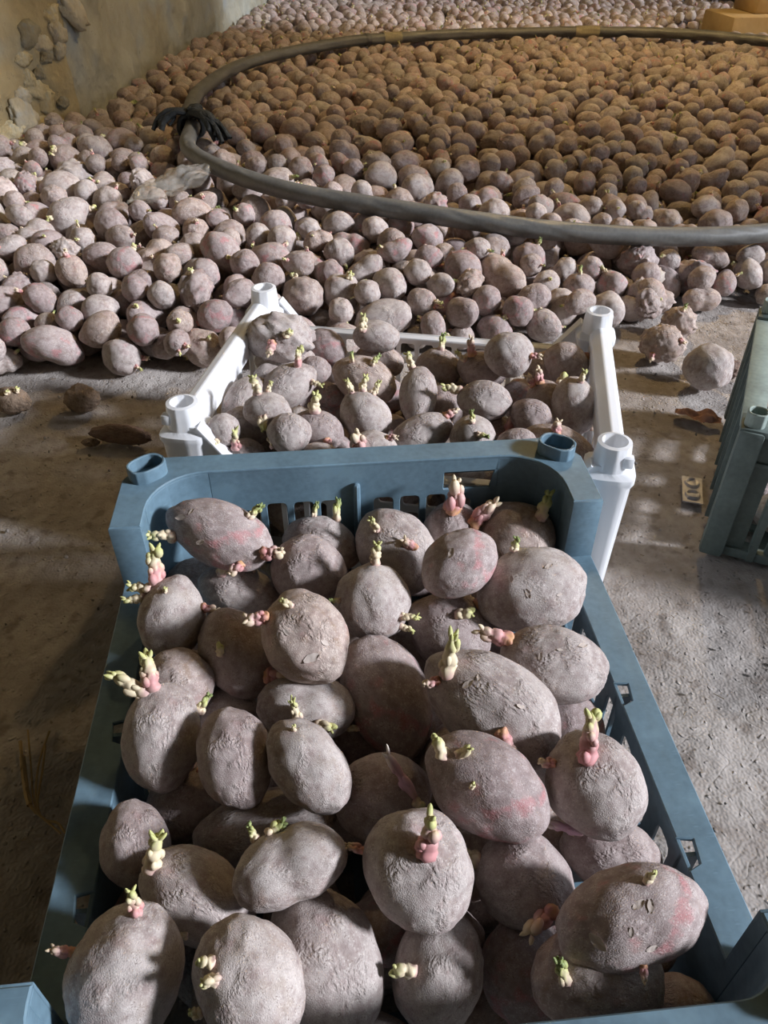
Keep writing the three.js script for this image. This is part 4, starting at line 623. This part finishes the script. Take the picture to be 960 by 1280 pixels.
{ // drop what lost its support under the hose
  for (let pass = 0; pass < 3; pass++) {
    const pk = new Packer(() => true); for (const p of heaped) pk.keep(p);
    for (let i = heaped.length - 1; i >= 0; i--) { const p = heaped[i]; if (p.y < p.r + 0.012) continue; const cx = Math.cos(p.yaw) * p.e, cz = -Math.sin(p.yaw) * p.e; let held = false; for (const [x, y, z] of [[p.x + cx, p.a, p.z + cz], [p.x - cx, p.b, p.z - cz]]) pk.near(x, z, ([sx, sy, sz, sr]) => { if (sy < y - 0.002 && Math.hypot(x - sx, y - sy, z - sz) < p.r + sr + 0.003 && !(Math.hypot(sx - p.x, sz - p.z) < p.e * 1.01 && sr === p.r)) held = true; }); if (!held) heaped.splice(i, 1); }
  }
}
// which of them the photograph shows largest
{
  const SW = 320, SH = 427, depth = new Float32Array(SW * SH).fill(1e9), who = new Int32Array(SW * SH).fill(-1);
  const mask = [[200, 520], [320, 370], [385, 405], [720, 415], [745, 385], [795, 575], [960, 1280], [0, 1280], [205, 580]];
  const inside = (x, y) => { let c = false; for (let i = 0, j = mask.length - 1; i < mask.length; j = i++) { const [a, b] = mask[i], [e, f] = mask[j]; if ((b > y) !== (f > y) && x < (e - a) * (y - b) / (f - b) + a) c = !c; } return c; };
  heaped.forEach((p, n) => {
    const q = toPixel(V(p.x, p.y, p.z)), rad = FOCAL * (p.r + p.e * 0.6) / q.d / 3; if (q.d < 0.1) return;
    for (let j = Math.max(0, Math.floor(q.y / 3 - rad)); j <= Math.min(SH - 1, q.y / 3 + rad); j++) for (let i = Math.max(0, Math.floor(q.x / 3 - rad)); i <= Math.min(SW - 1, q.x / 3 + rad); i++) { const dd = (i - q.x / 3) ** 2 + (j - q.y / 3) ** 2; if (dd < rad * rad) { const d = q.d - p.r * Math.sqrt(1 - dd / rad / rad), k = j * SW + i; if (d < depth[k]) { depth[k] = d; who[k] = n; } } }
  });
  heaped.forEach((p) => p.seen = 0);
  for (let j = 0; j < SH; j++) for (let i = 0; i < SW; i++) { const k = j * SW + i; if (who[k] >= 0 && !inside(i * 3, j * 3)) heaped[who[k]].seen++; }
}
const ranked = heaped.slice().sort((a, b) => b.seen - a.seen), single = new Set(ranked.slice(0, 215));
console.log('heap', heaped.length, 'seen', heaped.filter((p) => p.seen > 0).length);
function sproutSpots(R, v) { const n = R() < 0.3 ? 0 : R() < 0.6 ? 1 : 2, l = []; for (let k = 0; k < n; k++) { const d = V(R() < 0.6 ? (R() < 0.5 ? 1 : -1) * (0.6 + 0.4 * R()) : R() - 0.5, R() * 2 - 1, R() * 2 - 1).normalize(), style = ['stub', 'pale', 'rosy', 'shoot', 'green'][Math.floor(R() * 5)], a = (1 + RATIO[v]) * 1.03; l.push({ at: V(d.x * a, d.y, d.z).multiplyScalar(0.95), dir: d, len: style === 'stub' ? 0.3 + 0.2 * R() : 0.36 + 0.36 * R(), style }); } return l; }
{
  const R = rng(9);
  for (const p of single) {
    const mat = Math.floor(R() * 8), m = new THREE.Mesh(fineShapes[p.v], potatoMats[mat]); m.name = numbered('potato'); m.scale.setScalar(p.r); m.position.set(p.x, p.y, p.z); m.quaternion.copy(poseOf(p, R() * 6.28));
    const sp = sproutSpots(R, p.v); sp.forEach((s, k) => addSprout(m, s.at, s.dir, s.len, s.style, Math.floor(R() * 9) + k));
    const tone = TONES[mat], size = p.r < 0.0245 ? 'small' : p.r > 0.0295 ? 'large' : 'middling', form = RATIO[p.v] < 0.2 ? 'round' : RATIO[p.v] < 0.38 ? 'oval' : 'long';
    const s = -p.z - edgeAt(p.x), inRing = p.z < -1.6 && Math.hypot((p.x - 0.62) / 1.1, (p.z + 2.42) / 0.97) < 1;
    const where = s < 0.09 ? 'at the heap foot on bare floor' : inRing ? 'inside the hose ring' : wallGap(p.x, p.z) < 0.14 ? 'against the mud wall' : p.x < -0.25 ? 'heaped between wall and white crate' : 'heaped between hose and crates';
    tag(m, `${size} ${form} ${tone} potato ${sp.length ? 'with sprouts' : 'without sprouts'} ${where}`, 'potato', `${size} ${form} ${tone} potatoes ${sp.length ? 'with' : 'without'} sprouts ${where}`); scene.add(m);
  }
  const rest = new THREE.Group(); rest.name = 'potato_heap'; tag(rest, 'great heap of small sprouting potatoes spread over the floor behind the crates', 'potato heap'); rest.userData.kind = 'stuff'; scene.add(rest);
  const others = heaped.filter((p) => !single.has(p)), sprigs = { stub: [], pale: [], rosy: [], shoot: [], green: [] }, skins = [potatoMats[0], potatoMats[3], potatoMats[2], potatoMats[1]];
  for (let v = 0; v < 12; v++) {
    const l = others.filter((p) => p.v === v), im = new THREE.InstancedMesh(coarseShapes[v], skins[v % 4], l.length), M = new THREE.Matrix4(); im.name = 'potatoes';
    l.forEach((p, i) => {
      M.compose(V(p.x, p.y, p.z), poseOf(p, R() * 6.28), V(p.r, p.r, p.r)); im.setMatrixAt(i, M); const k = 0.78 + 0.4 * R(); im.setColorAt(i, lin(k * (0.98 + 0.08 * R()), k, k * (0.93 + 0.09 * R())));
      for (const s of sproutSpots(R, v)) { const q = new THREE.Quaternion().setFromUnitVectors(Y, s.dir); sprigs[s.style].push(M.clone().multiply(new THREE.Matrix4().compose(s.at, q, V(s.len, s.len, s.len)))); }
    });
    rest.add(im);
  }
  for (const [k, l] of Object.entries(sprigs)) { const im = new THREE.InstancedMesh(SPROUTS[k][0], sproutMat, l.length); im.name = 'sprouts'; l.forEach((M, i) => im.setMatrixAt(i, M)); rest.add(im); }
}
// ---------- knotted rag on the hose ----------
const ragMat = std({ color: lin(0.03, 0.034, 0.036), roughness: 0.85 });
{
  const k = hoseCurve.getPointAt(0), g = thing('knotted_rag', 'dark twisted rag knotted round the hose where its ends meet', 'rag', k.x, 0, k.z), R = rng(14), tx = V(0.1, 0, -1).normalize(), nx = V(1, 0, 0.1).normalize();
  const band = (off, tiltx) => { const p = []; for (let i = 0; i <= 14; i++) { const a = i / 14 * 6.6, r = HR + 0.006 + 0.004 * R(); p.push(V(0, k.y, 0).addScaledVector(nx, Math.cos(a) * r).addScaledVector(Y, Math.sin(a) * r).addScaledVector(tx, off + tiltx * Math.cos(a))); } return new THREE.TubeGeometry(new THREE.CatmullRomCurve3(p), 40, 0.0055, 7); };
  part('wrap', [band(0, 0.006), band(0.009, -0.008), band(-0.009, 0.01), band(0.004, 0.014)], ragMat, g, 1.2);
  const strand = (x0, z0, x1, z1, drop) => { const p = []; for (let i = 0; i <= 6; i++) { const t = i / 6, j = 0.007; p.push(V(mixf(x0, x1, t) + (R() - 0.5) * 2 * j, k.y + 0.026 + 0.014 * Math.sin(t * 3) - drop * t * t + (R() - 0.5) * j, mixf(z0, z1, t) + (R() - 0.5) * 2 * j)); } return new THREE.TubeGeometry(new THREE.CatmullRomCurve3(p), 30, 0.0035 + 0.003 * R(), 6); };
  const bunch = (n, x, z, drop) => { const l = []; for (let i = 0; i < n; i++) l.push(strand((R() - 0.5) * 0.02, (R() - 0.5) * 0.02, x + (R() - 0.5) * 0.045, z + (R() - 0.5) * 0.045, drop + 0.012 * R())); return l; };
  part('loose_end', bunch(11, 0.085, 0.075, 0.03), ragMat, g, 1.2);
  part('loose_end', bunch(7, -0.07, 0.02, 0.02), ragMat, g, 1.2);
  part('knot', bunch(9, 0.012, 0.0, 0.0), ragMat, g, 1.2);
}
// ---------- clear bag lying on the heap ----------
{
  const a = look(216, 234, 0.475).p, pos = [], idx = [], N = 36, M = 26, y0 = heapTop(a.x, a.z) - 0.012;
  for (const s of [1, -1]) for (let j = 0; j <= M; j++) for (let i = 0; i <= N; i++) {
    const u = i / N * 2 - 1, v = j / M * 2 - 1, x = u * 0.078, z = v * 0.048 - u * 0.026, puff = Math.sqrt(clamp((1 - u * u) * (1 - v * v))) * 0.026, c = 0.02 * fbm3(x * 26, s * 3, z * 26, 3) + 0.006 * fbm3(x * 80, s, z * 80, 2);
    pos.push(a.x + x, Math.max(y0 + 0.006, y0 + 0.02 + s * puff * 0.8 + c + 0.02 * u + 0.012), a.z + z);
  }
  for (let s = 0; s < 2; s++) for (let j = 0; j < M; j++) for (let i = 0; i < N; i++) { const k = s * (N + 1) * (M + 1) + j * (N + 1) + i; idx.push(k, k + N + 1, k + 1, k + 1, k + N + 1, k + N + 2); }
  const g = new THREE.BufferGeometry(); g.setAttribute('position', new THREE.Float32BufferAttribute(pos, 3)); g.setIndex(idx); g.computeVertexNormals();
  const m = new THREE.Mesh(g, phys({ color: lin(0.95, 0.93, 0.88), roughness: 0.14, transmission: 0.84, thickness: 0, ior: 1.4 })); m.name = 'plastic_bag'; scene.add(tag(m, 'crumpled clear plastic bag lying on the potatoes beside the hose', 'plastic bag'));
}
// ---------- stones set in the mud wall ----------
{
  const R = rng(31), stoneMats = [std({ map: mudMap, bumpMap: mudBump, bumpScale: 0.006, color: lin(1.25, 1.35, 1.7), roughness: 0.95 }), std({ map: mudMap, bumpMap: mudBump, bumpScale: 0.006, color: lin(0.75, 0.82, 1.0), roughness: 0.95 }), std({ map: mudMap, bumpMap: mudBump, bumpScale: 0.006, color: lin(1.35, 1.4, 1.5), roughness: 0.95 })];
  const spots = [[38, 46, 15, 13, 1], [54, 54, 11, 10, 0], [30, 150, 20, 17, 0], [48, 165, 16, 12, 2], [14, 168, 14, 12, 2], [90, 12, 17, 13, 0], [28, 74, 9, 8, 2], [62, 70, 10, 8, 1], [74, 62, 8, 9, 0], [46, 112, 13, 10, 2], [58, 128, 9, 13, 2], [24, 122, 10, 10, 0], [78, 128, 7, 6, 1], [8, 184, 16, 10, 2], [52, 92, 8, 8, 1], [36, 100, 7, 9, 2], [62, 160, 9, 11, 0], [24, 182, 10, 8, 1], [72, 40, 9, 11, 0], [66, 18, 11, 9, 2]];
  for (const [px, py, A, B, k] of spots) {
    const d = V().addScaledVector(IMG_R, px - 480).addScaledVector(IMG_D, py - 640).addScaledVector(IMG_F, FOCAL), w = wallNear, den = d.x * w.n[0] + d.z * w.n[1], t = -((0 - w.a[0]) * w.n[0] + (0 - w.a[1]) * w.n[1]) / den;
    const p = V(0, EYE, 0).addScaledVector(d, t), e = 0.055 * fbm3(p.x * 2.2, p.y * 2.2, p.z * 2.2, 3); const sink = e - B * t * 0.42; p.x += w.n[0] * sink; p.z += w.n[1] * sink;
    const g = potatoGeometry(600 + px, A * t * 1.9, B * t * 1.25, B * t * 0.8, 20, 14, { lump: 0.4, rough: 0.13 }), m = new THREE.Mesh(g, stoneMats[k]); m.name = 'stone'; m.position.copy(p); m.rotation.set(R() - 0.5, Math.atan2(w.t[0], w.t[1]) + Math.PI / 2 + (R() - 0.5) * 0.4, (R() - 0.5) * 0.8); wallNear.m.add(m);
  }
}
// ---------- loose things on the floor ----------
const clodMat = std({ map: soilMap, bumpMap: soilBump, bumpScale: 0.004, color: lin(0.72, 0.58, 0.45), roughness: 1 }), darkMat = std({ map: skinMaps[2], bumpMap: wrinkleMaps[0], bumpScale: 0.004, color: lin(0.5, 0.4, 0.34), roughness: 0.9 });
function loose(px, py, A, B, ang, mat, opt, label, category, name, sprouts = [], sit = 1) {
  const t = look(px, py, 0.58).t, drop = EYE - B * t * sit, tt = look(px, py, drop).t, ca = Math.cos(ang * DEG), sa = Math.sin(ang * DEG), axis = V(ca, 0, sa).normalize();
  const h = { px, py, A: A * tt, B: B * tt, axis, t: tt, p: look(px, py, drop).p, mat: 0, opt, label, sprouts, dir: null };
  const before = taken.potato, m = buildNamed(h, 700 + px + py, 40, 28, '', ''); if (name !== 'potato') { taken.potato = before; m.name = numbered(name); } m.userData.category = category; m.material = mat; return m;
}
loose(885, 459, 30, 28, 10, potatoMats[3], { rough: .03, lump: .14 }, 'lone pitted potato on the floor near the dark green crate', 'potato', 'potato');
loose(828, 430, 26, 21, 20, potatoMats[6], { rough: .03, lump: .14, knob: .25 }, 'dried potato with torn skin lying on the floor beside the white crate', 'potato', 'potato', [[816, 442, 10, 100, 'rosy'], [850, 424, 8, 60, 'rosy']]);
loose(848, 404, 20, 19, 30, potatoMats[6], { rough: .04, knob: .3 }, 'shrivelled potato with a sunken face behind the dried one', 'potato', 'potato', [[852, 390, 9, -60, 'green']]);
loose(805, 376, 25, 22, 70, potatoMats[2], { rough: .05, lump: .25, waist: .25, knob: .35 }, 'rotten folded potato at the foot of the heap by the white crate', 'potato', 'potato');
loose(808, 345, 18, 17, 70, potatoMats[4], { lump: .12 }, 'pinkish potato resting behind the rotten folded one', 'potato', 'potato', [], 2.2);
loose(876, 374, 24, 15, 0, potatoMats[6], { bend: .15, waist: .12 }, 'low bean-shaped potato at the foot of the heap near the hose', 'potato', 'potato');
loose(912, 462, 10, 12, 80, darkMat, { rough: .06, knob: .4 }, 'dark rotten lump with pinkish sprout against the dark green crate', 'rotten potato', 'rotten_potato', [[912, 452, 10, -100, 'rosy']]);
loose(14, 500, 24, 16, 10, clodMat, { rough: .05, lump: .2 }, 'earth-covered potato with tiny yellow buds on the shaded floor', 'potato', 'potato', [[8, 494, 6, -60, 'stub'], [20, 492, 6, -60, 'stub']]);
loose(102, 498, 21, 16, 0, clodMat, { rough: .09, lump: .2 }, 'crumbly ball of brown earth on the floor before the heap', 'clod', 'earth_clod');
loose(152, 543, 40, 12, 8, darkMat, { rough: .05, lump: .2, bend: .1 }, 'flat dark rotten potato on the shaded floor beside the white crate', 'rotten potato', 'rotten_potato');
loose(113, 553, 11, 5, 0, clodMat, { rough: .08, lump: .3 }, 'small flat stone chip on the shaded floor', 'stone', 'stone_chip');
{ // dry straw
  const g = thing('dry_straw', 'wisp of dry bent grass stalks on the shaded floor beside the blue crate', 'straw'), m = std({ color: lin(0.36, 0.25, 0.12), roughness: 0.9 });
  for (const [l, r] of [[[[27, 930], [31, 975], [34, 1000], [46, 1017]], .0016], [[[36, 915], [39, 960], [42, 1000], [48, 1018]], .0008], [[[63, 917], [50, 950], [45, 990], [48, 1015]], .0010], [[[58, 935], [53, 965], [47, 1005], [50, 1018]], .0010], [[[44, 1014], [58, 1026], [72, 1029], [82, 1042]], .0011], [[[46, 1018], [62, 1030], [76, 1042]], .0009], [[[30, 950], [33, 985], [38, 1008]], .0026]])
    part('stalk', new THREE.TubeGeometry(new THREE.CatmullRomCurve3(l.map(([x, y], i) => { const p = look(x, y, EYE - 0.004).p; p.y = 0.0035 + r + (i === 0 ? 0.003 : 0); return p; })), 16, r, 6), m, g, 1.2);
}
{ // foil strip with two pockets
  const p = look(865, 613, EYE - 0.003).p, g = thing('blister_strip', 'empty foil blister strip with two torn pockets on the floor', 'blister strip', p.x, 0.003, p.z, -0.28), foil = std({ color: lin(0.5, 0.49, 0.52), roughness: 0.45, metalness: 0.35, map: dustMap });
  part('foil', box(-0.0125, 0.0125, 0, 0.0016, -0.028, 0.028, 0.0004), foil, g);
  for (const z of [-0.013, 0.013]) { const o = [[0.0001, 0.0026], [0.005, 0.0022], [0.0065, 0.003], [0.0078, 0.0052], [0.0088, 0.005], [0.0102, 0.0012]].map(([r, y]) => new THREE.Vector2(r, y)); part('pocket', new THREE.LatheGeometry(o, 18).translate(0, 0, z), foil, g, 1.2); }
}
function crumpled(name, px, py, w, d, amp, mat, label, cat, seed, turn) {
  const p = look(px, py, EYE - 0.006).p, g = new THREE.PlaneGeometry(w, d, 26, 18); g.rotateX(-Math.PI / 2); const q = g.attributes.position;
  for (let i = 0; i < q.count; i++) { const x = q.getX(i), z = q.getZ(i), k = 1 - 0.45 * Math.abs(x / w * 2) ** 2 + 0.25 * noise3(x * 60, seed, 3); q.setXYZ(i, x, 0.007 + amp * Math.abs(fbm3(x * 30, seed, z * 30, 3)) * 2, z * k); }
  g.computeVertexNormals(); const m = new THREE.Mesh(g, mat); m.name = numbered(name); m.position.set(p.x, 0, p.z); m.rotation.y = turn; scene.add(tag(m, label, cat));
}
crumpled('dry_leaf', 872, 522, 0.065, 0.03, 0.016, phys({ color: lin(0.30, 0.16, 0.115), roughness: 0.9, side: THREE.DoubleSide }), 'curled reddish brown dry leaf on the floor beside the dark green crate', 'dry leaf', 3, -0.35);
// ---------- block and second hose at the far side ----------
{
  const g = thing('wooden_block', 'tan wooden block with a low step standing beyond the hose ring', 'block', 1.56, 0, -3.72, 0.1), m = std({ map: mudMap, bumpMap: mudBump, bumpScale: 0.006, color: lin(1.2, 1.02, 0.8), roughness: 0.9 });
  part('lower_block', box(-0.2, 0.3, 0, 0.21, -0.14, 0.14, 0.008), m, g); part('upper_block', box(-0.08, 0.3, 0.21, 0.34, -0.14, 0.06, 0.008), m, g);
  const h = thing('hose', 'second grey hose end showing behind the wooden block', 'hose'), pts = [[1.45, 0.2, -5.0], [1.58, 0.2, -4.7], [1.72, 0.2, -4.4], [1.9, 0.2, -4.2], [2.1, 0.2, -4.1]].map(([x, y, z]) => V(x, Math.max(y, 0.19), z));
  part('pipe', new THREE.TubeGeometry(new THREE.CatmullRomCurve3(pts), 40, 0.03, 12), hosePlastic, h, 1.2);
}
// ---------- grit and chaff on the floor ----------
{
  const R = rng(44), g = new THREE.Group(); g.name = 'floor_grit'; tag(g, 'fine grit, earth crumbs and chaff strewn over the floor', 'grit'); g.userData.kind = 'stuff'; scene.add(g);
  const G = potatoGeometry(801, 1, 0.8, 0.65, 10, 7, { lump: 0.3, rough: 0.1 }), n = 2600, im = new THREE.InstancedMesh(G, std({ roughness: 1 }), n), M = new THREE.Matrix4(); im.name = 'crumbs';
  const spot = () => { for (;;) { const x = -0.9 + 1.9 * R(), z = -1.45 + 1.5 * R(); if (fbm3(x * 6, 2, z * 6, 3) + R() * 0.5 > 0.12) return [x, z]; } };
  for (let i = 0; i < n; i++) { const [x, z] = spot(), s = 0.0007 + 0.0022 * Math.pow(R(), 4); M.compose(V(x, -0.001 + s * 0.4 + 0.010 * (fbm3(x * 5, 1.3, z * 5, 4) - 0.1), z), new THREE.Quaternion().setFromEuler(new THREE.Euler(R() * 6, R() * 6, R() * 6)), V(s, s, s)); im.setMatrixAt(i, M); const k = 0.12 + 0.3 * R(); im.setColorAt(i, lin(k, k * 0.9, k * 0.82)); }
  const C = new THREE.CylinderGeometry(0.06, 0.05, 1, 5).rotateZ(Math.PI / 2), ch = new THREE.InstancedMesh(C, std({ roughness: 1 }), 260); ch.name = 'chaff';
  for (let i = 0; i < 260; i++) { const [x, z] = spot(), s = 0.004 + 0.012 * R() * R(); M.compose(V(x, 0.0012 + 0.010 * (fbm3(x * 5, 1.3, z * 5, 4) - 0.1), z), new THREE.Quaternion().setFromAxisAngle(Y, R() * 6), V(s, 0.008, 0.008)); ch.setMatrixAt(i, M); const k = 0.14 + 0.2 * R(); ch.setColorAt(i, lin(k * 1.1, k * 0.85, k * 0.55)); }
  g.add(im, ch);
}
scene.traverse((o) => { if (o.isMesh) { o.castShadow = true; o.receiveShadow = true; } });
renderer.render(scene, camera);
